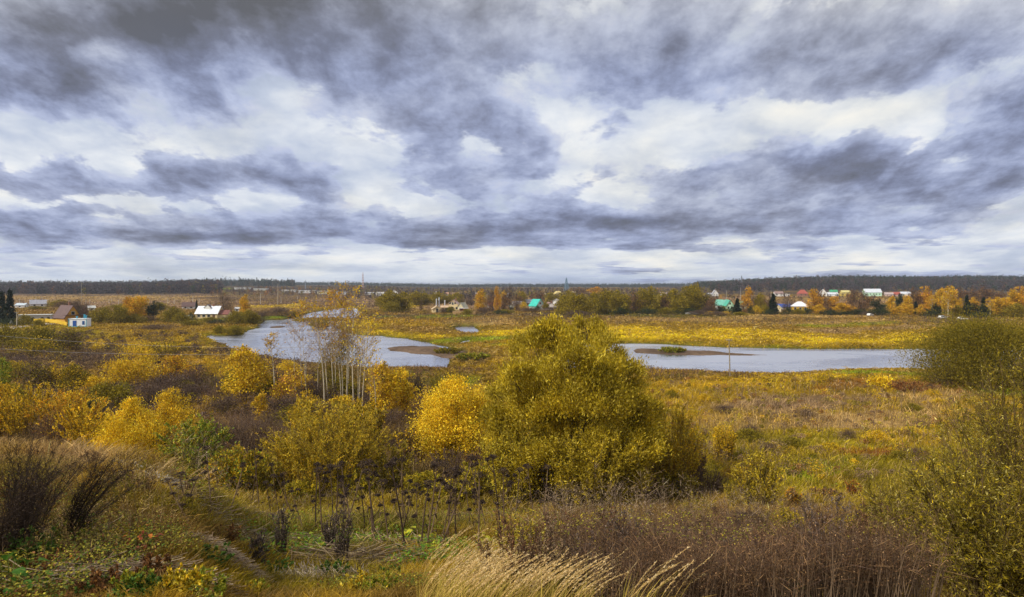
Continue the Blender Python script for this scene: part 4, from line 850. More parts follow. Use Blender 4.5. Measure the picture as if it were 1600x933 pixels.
# birches: (foot column, foot row, top row, width, lean, leaves, words, trunk radius)
g_ = 'slender birches in the middle'
for (px, fy, ty, w, lean, n, lab, thk, bare, pal) in [
    (430, 634, 522, 26, -.09, 420, 'lone white trunked birch leaning left of the birch group', .12, .6, P_GOLD + [(.7, .45, .2)]),
    (508, 640, 470, 40, -.13, 200, 'leftmost white birch of the group, leaning left with bare twigs', .13, .45, P_GOLD),
    (523, 628, 452, 42, -.05, 520, 'birch second from left in the group, golden leaves at its top', .11, .55, P_GOLD + P_ORG),
    (527, 626, 500, 26, -.05, 120, 'short pale birch close behind the second birch of the group', .10, .5, P_GOLD),
    (537, 632, 455, 44, -.10, 620, 'birch in the group middle leaning left behind the tallest trunk', .11, .55, P_ORG + P_GOLD),
    (540, 632, 440, 30, -.01, 240, 'tallest straight white birch in the group middle', .16, .6, P_GOLD),
    (546, 626, 470, 34, .0, 200, 'thin birch right behind the tallest straight birch', .09, .55, P_GOLD),
    (551, 640, 447, 36, .02, 420, 'white birch right of the tallest with golden top leaves', .13, .55, P_GOLD + P_YEL),
    (558, 634, 478, 34, .01, 260, 'thin grey birch near the right side of the group', .08, .5, P_GOLD),
    (568, 655, 488, 36, .04, 330, 'rightmost birch of the group with sparse yellow leaves', .10, .5, P_GOLD + P_YEL),
    (586, 660, 560, 24, -.01, 160, 'short thin pale birch sapling right of the birch group', .08, .5, P_GOLD + P_YEL),
    (514, 634, 478, 30, -.07, 160, 'thin pale birch between the leaning left birch and the second', .10, .5, P_GOLD),
    (531, 636, 486, 28, -.03, 150, 'thin pale birch right of the second birch of the group', .09, .5, P_GOLD),
    (543, 634, 466, 28, .0, 220, 'thin birch just left behind the tallest straight trunk', .09, .5, P_GOLD + P_ORG),
    (563, 642, 500, 28, .02, 160, 'short thin birch left of the rightmost group birch', .08, .45, P_GOLD),
    (576, 650, 512, 30, .03, 150, 'thin leaning birch right of the rightmost group birch', .08, .45, P_GOLD + P_YEL),
    (480, 640, 500, 56, -.06, 60, 'nearly leafless grey sapling left of the birch group', .07, .35, [(.5, .3, .15)]),
    (462, 625, 512, 50, -.02, 50, 'thin leafless sapling against the river water', .06, .35, [(.5, .3, .15)]),
    (497, 632, 505, 44, .02, 60, 'thin leafless sapling between the grey sapling and birch group', .06, .35, [(.5, .3, .15)]),
    (470, 618, 466, 32, .0, 520, 'thin birch with an orange leaf tuft over the far channel', .06, .75, P_ORG + P_GOLD)]:
    t = near('birch_tree', lab, 'tree', px, fy, ty, w * 1.25, (lambda r, H, W: birch(r, H, W, int(n * .75), lean, bare, .24, thk * .72, pal, 44)), g_, wood='trunk', crown='crown')
for o in bpy.data.objects:      # second mesh of a birch is its twigs
    if o.name.startswith('crown') and o.parent and o.parent.name.startswith('birch_tree') and len([c for c in o.parent.children if c.name.startswith('crown')]) == 2:
        o.name = 'branches'; o.data.materials[0] = M_BARK
print('nearer', len(bpy.data.objects))
# ---------------------------------------------------------------- buildings
def px2m(v, Y): return v * Y / F
def gable(G, w, d, h, r, col, ridge):
    """walls with gable ends"""
    hw, hd = w / 2, d / 2; B = [(-hw, -hd), (hw, -hd), (hw, hd), (-hw, hd)]
    for k in range(4):
        a, b_ = B[k], B[(k + 1) % 4]; G.add([[(*a, -.4), (*b_, -.4), (*b_, h), (*a, h)]], col)
    if ridge == 'y':
        for y in (-hd, hd): G.add([[(-hw, y, h), (hw, y, h), (0, y, h + r), (0, y, h + r)]], col)
    elif ridge == 'x':
        for x in (-hw, hw): G.add([[(x, -hd, h), (x, hd, h), (x, 0, h + r), (x, 0, h + r)]], col)
def slab(G, q, th, col):
    q = np.array(q, float); n = nrm(np.cross(q[1] - q[0], q[3] - q[0])[None])[0]
    if n[2] < 0: n = -n
    t = q + n * th; G.add([t], col); G.add([q], col)
    for k in range(4): G.add([[q[k], q[(k + 1) % 4], t[(k + 1) % 4], t[k]]], col)
def roof_geo(w, d, h, r, col, ridge, ov=.45, th=.14):
    G = Geo(); hw, hd = w / 2 + ov, d / 2 + ov
    if ridge == 'flat':
        box(G, (0, 0, h + r / 2), (2 * hw, 2 * hd, max(r, .2)), col)
    elif ridge == 'hip':
        e = h - .1; k = min(hw, hd) * .85; A = [(-hw, -hd, e), (hw, -hd, e), (hw, hd, e), (-hw, hd, e)]; p, q = (-(hw - k), 0, h + r), (hw - k, 0, h + r)
        slab(G, [A[0], A[1], q, p], th, col); slab(G, [A[2], A[3], p, q], th, col); slab(G, [A[1], A[2], q, q], th, col); slab(G, [A[3], A[0], p, p], th, col)
    elif ridge == 'y':
        s = r / (w / 2); e = h - ov * s
        slab(G, [(-hw, -hd, e), (0, -hd, h + r), (0, hd, h + r), (-hw, hd, e)], th, col); slab(G, [(hw, -hd, e), (0, -hd, h + r), (0, hd, h + r), (hw, hd, e)], th, col)
    else:
        s = r / (d / 2); e = h - ov * s
        slab(G, [(-hw, -hd, e), (hw, -hd, e), (hw, 0, h + r), (-hw, 0, h + r)], th, col); slab(G, [(-hw, hd, e), (hw, hd, e), (hw, 0, h + r), (-hw, 0, h + r)], th, col)
    return G
DARK = (.03, .03, .035)
def window(parent, x, y, z, w, h, frame=(.6, .58, .52), detail=True, side='front'):
    ax = 0 if side == 'front' else 1
    if detail:
        G = Geo(); t = .1
        for s in (-1, 1):
            box(G, (x + s * (w / 2 + t / 2), y - .03, z) if ax == 0 else (x - .03 * 0 + (.03), y + s * (w / 2 + t / 2), z), (t, .08, h + 2 * t) if ax == 0 else (.08, t, h + 2 * t), frame)
            box(G, (x, y - .035, z + s * (h / 2 + t / 2)) if ax == 0 else (x + .035, y, z + s * (h / 2 + t / 2)), (w, .08, t) if ax == 0 else (.08, w, t), frame)
        f = G.obj('window', M_WOOD, parent); P = f
    else: P = parent
    G = Geo(); box(G, (x, y - .012, z) if ax == 0 else (x + .012, y, z), (w - .01, .03, h - .01) if ax == 0 else (.03, w - .01, h - .01), DARK)
    return G.obj('pane' if detail else 'window', M_GLASS, P)
def house(label, px, foot, w, wh, rh, wall, roof, ridge='x', rz=0., depth=None, wins=2, door=None, chim=True, Y=None, cat='house', name='house', group=None, detail=False, loft=False, winh=None, roofm=None):
    x, y, z = at(px, Y) if Y else hit(px, foot)
    k = y / F; W, H, Rr = w * k, wh * k, rh * k; D = depth or max(W * .7, 4)
    y += D / 2
    z = float(ground(np.array([x]), np.array([y]))[0])
    if Y is None: z = max(z, EYE - (foot - HOR) * (y - D / 2) / F)
    rz = rz - math.atan2(x, y) * .5
    t = thing(name, label, cat, (x, y, z), rz, group)
    G = Geo(); gable(G, W, D, H, Rr, wall, ridge); G.obj('wall', M_WALL, t)
    rf = roof_geo(W, D, H, Rr, roof, ridge).obj('roof', roofm or M_ROOF, t)
    if chim and ridge != 'flat':
        c = Geo(); hz = H + Rr; box(c, (W * .18 if ridge != 'y' else .15 * W, 0, hz * .97), (.7, .7, Rr * .6 + .8), (.28, .14, .09)); box(c, (W * .18 if ridge != 'y' else .15 * W, 0, hz * .97 + (Rr * .3 + .44)), (.85, .85, .1), (.3, .28, .26)); c.obj('chimney', M_CONC, rf)
    if wins:
        wd = min(1.3, W / (wins * 1.9)); whh = winh or min(1.5, H * .45)
        for i in range(wins):
            xx = (-.5 + (i + .5) / wins) * W * .92
            if door is not None and i == door:
                G = Geo(); box(G, (xx, -D / 2 - .02, min(2.1, H * .8) / 2), (wd, .08, min(2.1, H * .8)), (.16, .09, .05)); G.obj('door', M_WOOD, t); continue
            window(t, xx, -D / 2, H * .55, wd, whh, detail=detail)
        for i in range(2 if D > 5 else 1): window(t, W / 2, (-.25 + .5 * i) * D, H * .55, wd, whh, detail=detail, side='side')
    if loft: window(t, 0, -D / 2, H + Rr * .35, min(1.3, W * .2), min(1.3, Rr * .35), detail=detail)
    return t
CREAM = (.72, .56, .30); WHT = (.78, .76, .72); GREY = (.36, .36, .38); SILV = (.62, .65, .70); BRR = (.13, .075, .065); TEAL = (.04, .50, .42); MINT = (.50, .74, .55); REDR = (.38, .09, .06); ORW = (.62, .33, .05); GRNR = (.05, .33, .16); BLUR = (.03, .08, .36)
# left: cottage group
t = house('brown roofed cottage with an orange front gable behind the yellow fence', 91, 504, 23, 8, 18, ORW, BRR, 'y', R(38), 12, wins=2, door=1, detail=True, loft=True, roofm=M_ROOF)
G = Geo(); box(G, (0, -6.6, px2m(8, 440) - .1), (px2m(23, 440) * .9, 1.3, .15), BRR); G.obj('porch_roof', M_ROOF, t)
t = house('long low white building with arched openings beside the pale road', 47, 503, 42, 10, .8, (.55, .54, .52), (.6, .6, .58), 'flat', R(8), 7, wins=0, chim=False, detail=True)
for xx in (-2.5, -.4, 3.2, 5.6):
    G = Geo(); a = np.linspace(0, math.pi, 9); yb = -3.52
    pts = [(xx + .75 * math.cos(q), yb, 1.3 + .75 * math.sin(q)) for q in a]
    for p0, p1 in zip(pts[:-1], pts[1:]): G.add([[(xx, yb, 1.3), p0, p1, p1]], DARK)
    G.add([[(xx - .75, yb, .1), (xx + .75, yb, .1), (xx + .75, yb, 1.3), (xx - .75, yb, 1.3)]], DARK); G.obj('arched_opening', M_GLASS, t)
x, y, z = hit(120, 511); t = thing('kiosk', 'white box kiosk with blue door and blue corner trim by the grass', 'kiosk', (x, y + 2, z), R(8))
k = y / F; W, H, D = 25 * k, 12 * k, 4.2
G = Geo(); box(G, (0, 0, H / 2), (W, D, H), (.80, .82, .84)); G.obj('wall', M_WALL, t)
G = Geo(); box(G, (0, 0, H + .12), (W + .3, D + .3, .22), (.75, .78, .8)); r0 = G.obj('roof', M_WALL, t)
G = Geo(); box(G, (-W * .17, -D / 2 - .03, 1.25), (1.35, .1, 2.5), (.03, .10, .38)); dr = G.obj('door', M_WOOD, t); G = Geo(); box(G, (-W * .17 + .5, -D / 2 - .11, 1.2), (.08, .08, .2), (.5, .5, .5)); G.obj('handle', M_METAL, dr)
G = Geo(); box(G, (W * .34, -D / 2 - .03, 1.6), (.9, .08, 1.5), (.04, .12, .32)); G.obj('window', M_GLASS, t)
G = Geo(); box(G, (0, -D / 2 - .04, .12), (W + .04, .1, .3), (.08, .42, .55)); G.obj('base_trim', M_WOOD, t)
for sx in (-1, 1): G = Geo(); box(G, (sx * W / 2, -D / 2 - .02, H / 2), (.22, .12, H), (.08, .42, .55)); G.obj('corner_trim', M_WOOD, t)
for xx, hh in ((-W * .22, .8), (W * .22, 1.5), (W * .32, 1.1)):
    G = Geo(); segs(G, [(xx, .5, H + .2)], [(xx, .5, H + .2 + hh)], .28, .28, (.05, .35, .5), 8); box(G, (xx, .5, H + .25 + hh), (.75, .75, .14), (.05, .35, .5)); G.obj('vent_pipe', M_METAL, r0)
def fence(label, pts, h, col, name='fence', step=2.5, boards=True):
    P = [hit(*p)[:2] for p in pts]; t = thing(name, label, 'fence', (P[0][0], P[0][1], 0)); o = np.array([P[0][0], P[0][1], 0])
    for (a, b_) in zip(P[:-1], P[1:]):
        L = math.dist(a, b_); n = max(1, int(L / step)); ang = math.atan2(b_[1] - a[1], b_[0] - a[0])
        G = Geo()
        for i in range(n):
            q0 = [a[j] + (b_[j] - a[j]) * i / n for j in (0, 1)]; q1 = [a[j] + (b_[j] - a[j]) * (i + 1) / n for j in (0, 1)]; m = [(q0[j] + q1[j]) / 2 for j in (0, 1)]
            z = float(ground(np.array([m[0]]), np.array([m[1]]))[0]); box(G, np.array([*m, z + h / 2 + .1]) - o, (L / n - .12, .05, h * (.96 + .06 * ((i * 7) % 3 - 1))), col, ang)
            g2 = Geo(); z0 = float(ground(np.array([q0[0]]), np.array([q0[1]]))[0]); box(g2, np.array([*q0, z0 + h / 2]) - o, (.12, .12, h + .3), tuple(c * .75 for c in col), ang); g2.obj('post', M_WOOD, t)
        G.obj('fence_panel', M_WOOD, t)
    return t
fence('yellow board fence running down from the cottage to the kiosk', [(52, 504), (68, 503.5), (84, 505.5), (104, 509.5)], 1.6, (.72, .48, .04))
fence('short yellow fence right of the blue and white kiosk', [(137, 509.5), (147, 509)], 1.7, (.55, .38, .05))
house('grey roofed white house behind the arched building', 53, 484, 21, 5, 6, WHT, (.33, .33, .37), 'x', R(18), 9, Y=520)
house('small white house with pale blue roof beside the left spruces', 29, 486, 13, 4, 3, WHT, (.55, .62, .68), 'x', R(-8), 7, Y=510, wins=1)
house('small white outbuilding with a slanted roof right of the cottage', 139, 494, 9, 5, 3, (.65, .62, .55), (.5, .5, .48), 'x', R(20), 5, Y=440, wins=1, chim=False)
# white roofed house by the river
t = house('cream house with a broad white metal roof near the river', 321, 498, 33, 8, 11, CREAM, (.80, .83, .88), 'x', R(-8), 10, wins=4, door=3, detail=True)
k = hit(321, 498)[1] / F; W = 33 * k
G = Geo(); gable(G, 3.2, 3.5, 1.5, 1.6, WHT, 'y'); G.V = [v + np.array([-.2 * W * .2, -.6, 17.2 * k - 1.6], np.float32) for v in G.V]; dm = G.obj('dormer', M_WALL, t)
G = roof_geo(3.2, 3.5, 1.5, 1.6, BRR, 'y', .2, .1); G.V = [v + np.array([-.2 * W * .2, -.6, 17.2 * k - 1.6], np.float32) for v in G.V]; G.obj('dormer_roof', M_ROOF, dm)
G = Geo(); gable(G, 4.6, 7, 8 * k * .8, 2.0, CREAM, 'x'); G.V = [v + np.array([W / 2 + 2.32, .2, 0], np.float32) for v in G.V]; an = G.obj('annex', M_WALL, t)
G = roof_geo(4.6, 7, 8 * k * .8, 2.0, (.22, .08, .06), 'x', .3); G.V = [v + np.array([W / 2 + 2.36, .2, 0], np.float32) for v in G.V]; G.obj('annex_roof', M_ROOF, an)
house('white house with a brown roof left of the white roofed house', 291, 487, 18, 4.5, 6, WHT, BRR, 'x', R(6), 8, Y=475)
house('small white shed right of the bare tree by the river', 369, 489, 6, 5, 2, WHT, (.5, .5, .5), 'x', 0, 4, Y=430, wins=1, chim=False, cat='shed', name='shed')
x, y, z = hit(291, 499); t = thing('greenhouse', 'pale rounded tunnel greenhouse beside the white roofed house', 'greenhouse', (x, y, z), R(20)); G = Geo(); a = np.linspace(0, math.pi, 11)
for p0, p1 in zip(a[:-1], a[1:]): G.add([[(-2.9, -1.7 * math.cos(p0), 2 * math.sin(p0)), (2.9, -1.7 * math.cos(p0), 2 * math.sin(p0)), (2.9, -1.7 * math.cos(p1), 2 * math.sin(p1)), (-2.9, -1.7 * math.cos(p1), 2 * math.sin(p1))]], (.62, .60, .50))
for s in (-2.9, 2.9):
    for p0, p1 in zip(a[:-1], a[1:]): G.add([[(s, 0, 0), (s, 0, 0), (s, -1.7 * math.cos(p0), 2 * math.sin(p0)), (s, -1.7 * math.cos(p1), 2 * math.sin(p1))]], (.55, .52, .42))
G.obj('cover', M_WALL, t); G = Geo(); box(G, (0, -1.75, .15), (6, .12, .3), (.3, .22, .12)); G.obj('base_board', M_WOOD, t)
# cream house cluster in the middle
t = house('cream house with a tall front gable and dark window rows, mid left', 708, 486, 21, 8, 9, CREAM, (.50, .32, .25), 'y', R(-6), 11, wins=3, detail=True, loft=True)
for xx in (-1, 0, 1): window(t, xx * 1.7, -5.5, px2m(12.2, hit(708, 486)[1]), 1.1, 1.2)
house('low cream garage with a dark square door left of the cream house', 681, 489, 14, 6, 4.5, CREAM, (.62, .45, .25), 'y', R(8), 8, wins=1, winh=2.6, chim=False, detail=True)
house('cream linking wing between garage and cream house', 694, 488, 11, 6, 2.5, (.60, .48, .28), (.58, .40, .24), 'x', 0, 7, wins=2, door=0, chim=False, Y=445)
house('curved gable cream outbuilding right of the cream house', 722, 485, 9, 7, 6, (.62, .55, .35), (.45, .42, .30), 'y', R(-20), 8, wins=1, chim=False, Y=450)
house('low dark red garage pair with white frames', 724, 486, 13, 4.5, .6, (.24, .05, .03), WHT, 'flat', 0, 5, wins=2, chim=False, Y=438, name='garage', cat='garage')
for i, (px, f0, tp) in enumerate([(682, 484, 468), (686, 484, 466), (695, 484, 470)]):
    x, y, z = at(px, 452 + i); hh = EYE - (tp - HOR) * y / F - z; t = thing('metal_flue', ['left', 'middle', 'right'][i] + 'most pale metal flue rising above the cream garage', 'flue', (x, y, z), 0, 'metal flues above the cream garage')
    G = Geo(); segs(G, [(0, 0, 0)], [(0, 0, hh)], .42, .42, (.5, .52, .55), 10); G.obj('pipe', M_METAL, t); G = Geo(); segs(G, [(0, 0, hh)], [(0, 0, hh + .5)], .62, .1, (.45, .47, .5), 10); G.obj('cap', M_METAL, t)
x, y, z = hit(725, 491.5); t = thing('retaining_wall', 'low tan retaining wall under the red garages', 'wall', (x, y, z), 0); G = Geo(); box(G, (0, 0, .9), (13, .5, 1.9), (.42, .26, .12)); G.obj('wall_body', M_CONC, t); G = Geo(); box(G, (0, 0, 1.92), (13.3, .7, .14), (.6, .45, .28)); G.obj('coping', M_CONC, t)
# houses near the teal roof
house('teal roofed house with a white eave left of the white gables', 839, 480, 15, 6, 10, (.45, .62, .58), TEAL, 'y', R(32), 9, wins=2, loft=True, detail=True, Y=470, chim=False)
house('cream house with grey roof behind the yellow bush', 809, 482, 17, 6, 6, (.66, .56, .45), (.3, .27, .26), 'x', R(14), 8, Y=480)
house('long grey roofed building behind the teal roof', 830, 470, 22, 5, 5, (.4, .36, .34), (.30, .31, .36), 'x', R(-4), 9, Y=560)
house('broad white gabled house right of the teal roof', 859, 480, 23, 5, 6.5, (.74, .68, .66), (.35, .2, .16), 'y', R(8), 9, wins=3, Y=462)
house('tall plain white building beside the willow row', 870, 478, 9, 12, 3, (.80, .76, .72), (.55, .5, .5), 'y', R(-10), 8, wins=1, Y=480, chim=False)
house('green garden shed left of the cream house with grey roof', 800, 485, 8, 4.5, 2.2, (.05, .22, .06), (.5, .5, .4), 'x', R(5), 3.5, wins=1, Y=455, chim=False, cat='shed', name='shed')
house('red and white house between the birch and the bare tree', 769, 479, 13, 5, 4, (.70, .66, .62), REDR, 'x', R(10), 8, Y=500)
house('small cream house glimpsed through the willow row', 936, 484, 8, 8, 4, (.70, .62, .42), (.4, .38, .3), 'x', 0, 6, Y=470, wins=1)
fence('long pale low fence below the white gables', [(843, 484.5), (858, 485), (871, 485)], .8, (.55, .5, .42))
fence('pale fence panels at the foot of the willows', [(1071, 491.5), (1091, 491.5)], 1.2, (.42, .42, .40))
# right-hand village front row
house('green and white roofed house left of the dark pine', 1131, 487, 18, 8, 8, (.55, .56, .55), (.16, .45, .36), 'x', R(-12), 8, Y=455, wins=2)
house('mint green gabled house beside the green and white roof', 1141, 487, 11, 8, 8, MINT, (.08, .42, .30), 'y', R(8), 7, Y=447, wins=2, loft=True)
house('small mint gabled house right of the dark pine', 1162, 484, 10, 8, 6, (.42, .62, .52), (.05, .40, .30), 'y', R(6), 7, Y=455, wins=1, loft=True)
house('pink cream house at the right end of the willow row', 1106, 488, 11, 9, 6, (.62, .42, .32), (.4, .28, .24), 'y', R(-16), 8, Y=460, wins=1)
house('long bright blue roofed building beside the tall spruce', 1227, 485, 22, 4, 4, (.25, .25, .3), BLUR, 'x', R(3), 8, Y=470, wins=3, chim=False)
house('small cream gabled shed under the blue roof', 1218, 491, 11, 6, 5, (.70, .58, .36), (.6, .52, .32), 'y', R(-18), 5, wins=1, Y=425, chim=False, cat='shed', name='shed')
house('yellow walled house with a white hipped roof', 1254, 488, 24, 8, 7, (.62, .38, .05), (.82, .82, .86), 'hip', R(-5), 9, Y=440, wins=3, detail=True)
# far right village, 0.6 to 1.1 km away
for (lab, px, foot, w, wh, rh, wc, rc, rd, rz, kw) in [
    ('white house with a pointed grey gable far behind the willows', 1118, 460, 9, 4, 6, WHT, GREY, 'y', .2, {}),
    ('low white house left of the pointed grey gable', 1110, 460, 8, 2.5, 2.5, WHT, GREY, 'x', 0, {}),
    ('white walled long house left of the red roof on the slope', 1218, 461, 13, 4, 3.5, WHT, (.3, .2, .18), 'x', .1, {}),
    ('small flat white shed right of the long white house', 1231, 462, 7, 3, .6, WHT, WHT, 'flat', 0, {}),
    ('brown house with a red hipped roof on the slope', 1256, 461, 14, 4, 6, (.3, .15, .1), REDR, 'hip', .1, {}),
    ('white house with a silver gambrel gable on the slope', 1288, 462, 11, 5, 6, WHT, SILV, 'y', -.15, {}),
    ('long white house with silver roof beside the silver gable', 1303, 462, 15, 3, 3, WHT, SILV, 'x', .05, {}),
    ('green roofed house behind the long silver roof', 1304, 458, 11, 2.5, 3, (.5, .5, .42), GRNR, 'x', 0, {'Y': 1180}),
    ('yellow walled house with yellowish roof on the slope', 1323, 459, 13, 3, 3, (.62, .48, .12), (.6, .52, .2), 'x', .1, {'Y': 1130}),
    ('low flat yellow building in front of the yellowish roof', 1315, 463, 14, 4, .7, (.62, .46, .10), (.55, .45, .2), 'flat', 0, {}),
    ('large mint green two storey house with a silver roof', 1367, 464, 24, 6, 5.5, MINT, SILV, 'x', .03, {'wins': 5}),
    ('pinkish low house right of the large mint house', 1391, 464, 12, 3, 3, (.58, .42, .36), (.45, .35, .33), 'x', 0, {}),
    ('red roofed house behind the yellow trees, far right slope', 1402, 459, 11, 3, 3.5, (.5, .35, .3), REDR, 'x', 0, {}),
    ('white long house right of the red roof on the slope', 1417, 462, 14, 4, 3, WHT, SILV, 'x', .1, {}),
    ('pink walled house with a tall red roof among autumn trees', 1450, 474, 17, 8, 9, (.62, .42, .40), REDR, 'hip', .2, {'Y': 620}),
    ('white house glimpsed behind the right hand birches', 1568, 472, 11, 5, 3, WHT, (.55, .42, .35), 'x', 0, {'Y': 640}),
    ('white house behind the tops of the central willows', 1038, 457, 10, 3, 2, WHT, (.6, .45, .42), 'x', 0, {'Y': 1050}),
    # town on the central horizon
    ('white gabled town house on the central horizon', 615, 455, 13, 4, 5, WHT, GREY, 'y', .1, {'Y': 1050}), ('low white town house left of the gabled town house', 593, 455, 12, 3, 2.5, WHT, (.5, .48, .46), 'x', 0, {'Y': 1050}),
    ('long pale town building between the horizon houses', 576, 454, 14, 3, 1.5, (.6, .56, .5), GREY, 'x', 0, {'Y': 1080}), ('small white gabled house above the olive trees', 681, 455, 7, 4, 4, WHT, (.6, .5, .4), 'y', 0, {'Y': 1000}),
    ('orange block of flats above the olive trees', 712, 453, 12, 4, .8, (.62, .42, .2), (.5, .35, .2), 'flat', 0, {'Y': 1050, 'wins': 4}), ('tiny white house right of the orange flats', 746, 455, 6, 3, 2, WHT, GREY, 'x', 0, {'Y': 1020}),
    ('low white house left of the small gabled house', 700, 454, 7, 3, 2, WHT, (.55, .3, .2), 'x', 0, {'Y': 1040}), ('yellow roofed block left of the blue lattice mast', 872, 454, 14, 3, 4, (.66, .55, .25), (.66, .52, .2), 'hip', 0, {'Y': 1050}),
    ('low yellow block left of the yellow roofed block', 857, 456, 11, 4, 1, (.66, .56, .24), (.6, .52, .3), 'flat', 0, {'Y': 1000, 'wins': 3}), ('yellow roofed block right of the blue lattice mast', 896, 454, 15, 3, 4, (.66, .58, .36), (.62, .5, .24), 'hip', 0, {'Y': 1050}),
    ('tiny white house above the willow row', 922, 454, 4, 3, 2, WHT, WHT, 'x', 0, {'Y': 1100}), ('tiny white house left of the dark bare tree', 792, 456, 4, 3, 2, WHT, GREY, 'x', 0, {'Y': 1000}),
    # factories
    ('long white factory hall, left of the factory row', 449, 452, 20, 3, .8, WHT, WHT, 'flat', 0, {'Y': 1250, 'wins': 4}), ('long white factory hall in the factory row centre', 478, 452, 26, 3.5, .8, WHT, (.7, .7, .72), 'flat', 0, {'Y': 1200, 'wins': 5}),
    ('yellow walled factory hall right of the white halls', 506, 453, 22, 4, .8, (.68, .62, .40), (.6, .6, .55), 'flat', 0, {'Y': 1150, 'wins': 5}), ('grey blue factory block at the right end of the row', 534, 455, 18, 4, .8, (.5, .52, .58), (.4, .42, .45), 'flat', 0, {'Y': 1100, 'wins': 4}),
    ('tiny white cottage at the left of the far green slope', 335, 450, 4, 3, 2, WHT, WHT, 'x', 0, {'Y': 1400}), ('second tiny white cottage on the far green slope', 343, 450, 4, 3, 2, WHT, (.5, .4, .4), 'x', 0, {'Y': 1400}),
    ('row of low white sheds above the far green slope', 376, 450, 22, 2, .8, WHT, WHT, 'flat', 0, {'Y': 1420, 'wins': 0}), ('pale greenhouse row right of the far green slope', 405, 452, 20, 2, .8, (.6, .6, .55), (.62, .62, .6), 'flat', 0, {'Y': 1350, 'wins': 0})]:
    house(lab, px, foot, w, wh, rh, wc, rc, rd, rz, wins=kw.get('wins', 2), Y=kw.get('Y', 1000 if px > 1100 else None), chim=rd != 'flat', group='distant houses of the village and town')

# ---------------------------------------------------------------- poles, masts, cars, road
def pole(label, px, top, Y=None, foot=None, r=.13, col=(.42, .38, .30), arm=1.6, name='utility_pole', group=None, lean=0., stay=False):
    x, y, z = hit(px, foot) if foot else at(px, Y); Ht = EYE - (top - HOR) * y / F - z
    t = thing(name, label, 'pole', (x, y, z - .1), 0, group); G = Geo(); path(G, [(0, 0, 0), (lean * Ht * .5, 0, Ht * .5), (lean * Ht, 0, Ht)], [r, r * .9, r * .7], col, 8); G.obj('post', M_CONC, t)
    if arm:
        G = Geo(); box(G, (lean * Ht, -.1, Ht * .95), (arm, .1, .12), (.2, .16, .12)); c = G.obj('crossarm', M_WOOD, t)
        for s in (-.45, 0, .45): G = Geo(); segs(G, [(lean * Ht + s * arm, -.1, Ht * .95 + .06)], [(lean * Ht + s * arm, -.1, Ht * .95 + .24)], .045, .03, (.6, .6, .58), 6); G.obj('insulator', M_METAL, c)
    if stay: G = Geo(); path(G, [(lean * Ht, .1, Ht * .85), (1.9, .1, 0)], [r * .8, r * .8], col, 6); G.obj('brace', M_CONC, t)
    return t
pole('lone weathered wooden pole on the near bank before the river', 1141, 528, foot=592, r=.11, arm=.9, lean=-.03, col=(.26, .21, .14))
pole('wooden pole beside the left spruces and pale road', 26, 487, foot=511, r=.17, arm=1.4)
pole('braced A shaped pole right of the cream house', 727, 468, Y=440, r=.15, arm=1.6, stay=True)
pole('tall thin pole standing in the far left plain', 127, 441, Y=640, r=.16, arm=0)
pole('tall pale concrete pole on the plain before the factories', 434, 443, Y=560, r=.22, arm=1.8)
gp = 'pale poles across the far left plain'
for i, (px, tp, Y) in enumerate([(30, 466, 640), (56, 464, 600), (61, 470, 560), (65, 463, 660), (75, 466, 640), (90, 467, 620), (134, 468, 560), (140, 467, 600), (170, 467, 640), (174, 466, 700), (185, 468, 600), (262, 466, 620), (272, 467, 600), (301, 463, 560), (311, 466, 620), (407, 458, 600), (439, 463, 640), (465, 462, 700)]):
    pole(f'{ordinal(i)} pale pole from left on the far plain', px, tp, Y, r=.16, col=(.58, .54, .48), arm=1.5, group=gp)
for i, (px, tp, Y) in enumerate([(1135, 453, 640), (1232, 470, 460), (1205, 455, 640), (1157, 449, 640), (778, 466, 480), (950, 470, 470)]):
    pole(f'thin pale pole {["above the green and white roof", "rising over the blue roof", "left of the tall spruce", "above the small mint house", "before the birch by the red and white house", "inside the central tree row"][i]}', px, tp, Y, r=.12, col=(.5, .48, .46), arm=1.2, group='pale poles of the village')
def mast(label, px, top, Y, base, cols, name='lattice_mast', spread=.08):
    x, y, z = at(px, Y); Ht = EYE - (top - HOR) * y / F - z; t = thing(name, label, 'mast', (x, y, z), R(20)); b0 = Ht * spread; G = Geo(); n = 12
    zz = np.linspace(0, Ht * .92, n + 1); ww = b0 * (1 - zz / Ht) + .25
    for k in range(n):
        c = cols[k % len(cols)]
        for sx, sy in ((-1, -1), (1, -1), (1, 1), (-1, 1)):
            segs(G, [(sx * ww[k], sy * ww[k], zz[k])], [(sx * ww[k + 1], sy * ww[k + 1], zz[k + 1])], base, base, c, 4)
            nx, ny = -sy, sx; segs(G, [(sx * ww[k], sy * ww[k], zz[k])], [(nx * ww[k + 1], ny * ww[k + 1], zz[k + 1])], base * .6, base * .6, c, 3); segs(G, [(sx * ww[k], sy * ww[k], zz[k])], [(nx * ww[k], ny * ww[k], zz[k])], base * .6, base * .6, c, 3)
    G.obj('lattice_frame', M_METAL, t); G = Geo(); segs(G, [(0, 0, Ht * .9)], [(0, 0, Ht)], base * 1.2, base * .6, cols[0], 6); G.obj('antenna', M_METAL, t)
mast('tall red and white lattice mast on the horizon left of centre', 567, 425, 1500, .34, [(.42, .2, .2), (.6, .55, .55)], spread=.05)
mast('blue grey lattice tower on the central horizon', 885, 433, 1500, .5, [(.14, .24, .34)], spread=.14)
mast('small lattice tower on the wooded hill at the right', 1159, 430, 1900, .5, [(.2, .22, .25)], spread=.08)
mast('thin grey mast above the white factory halls', 477, 437, 1300, .3, [(.3, .34, .4)], spread=.03)
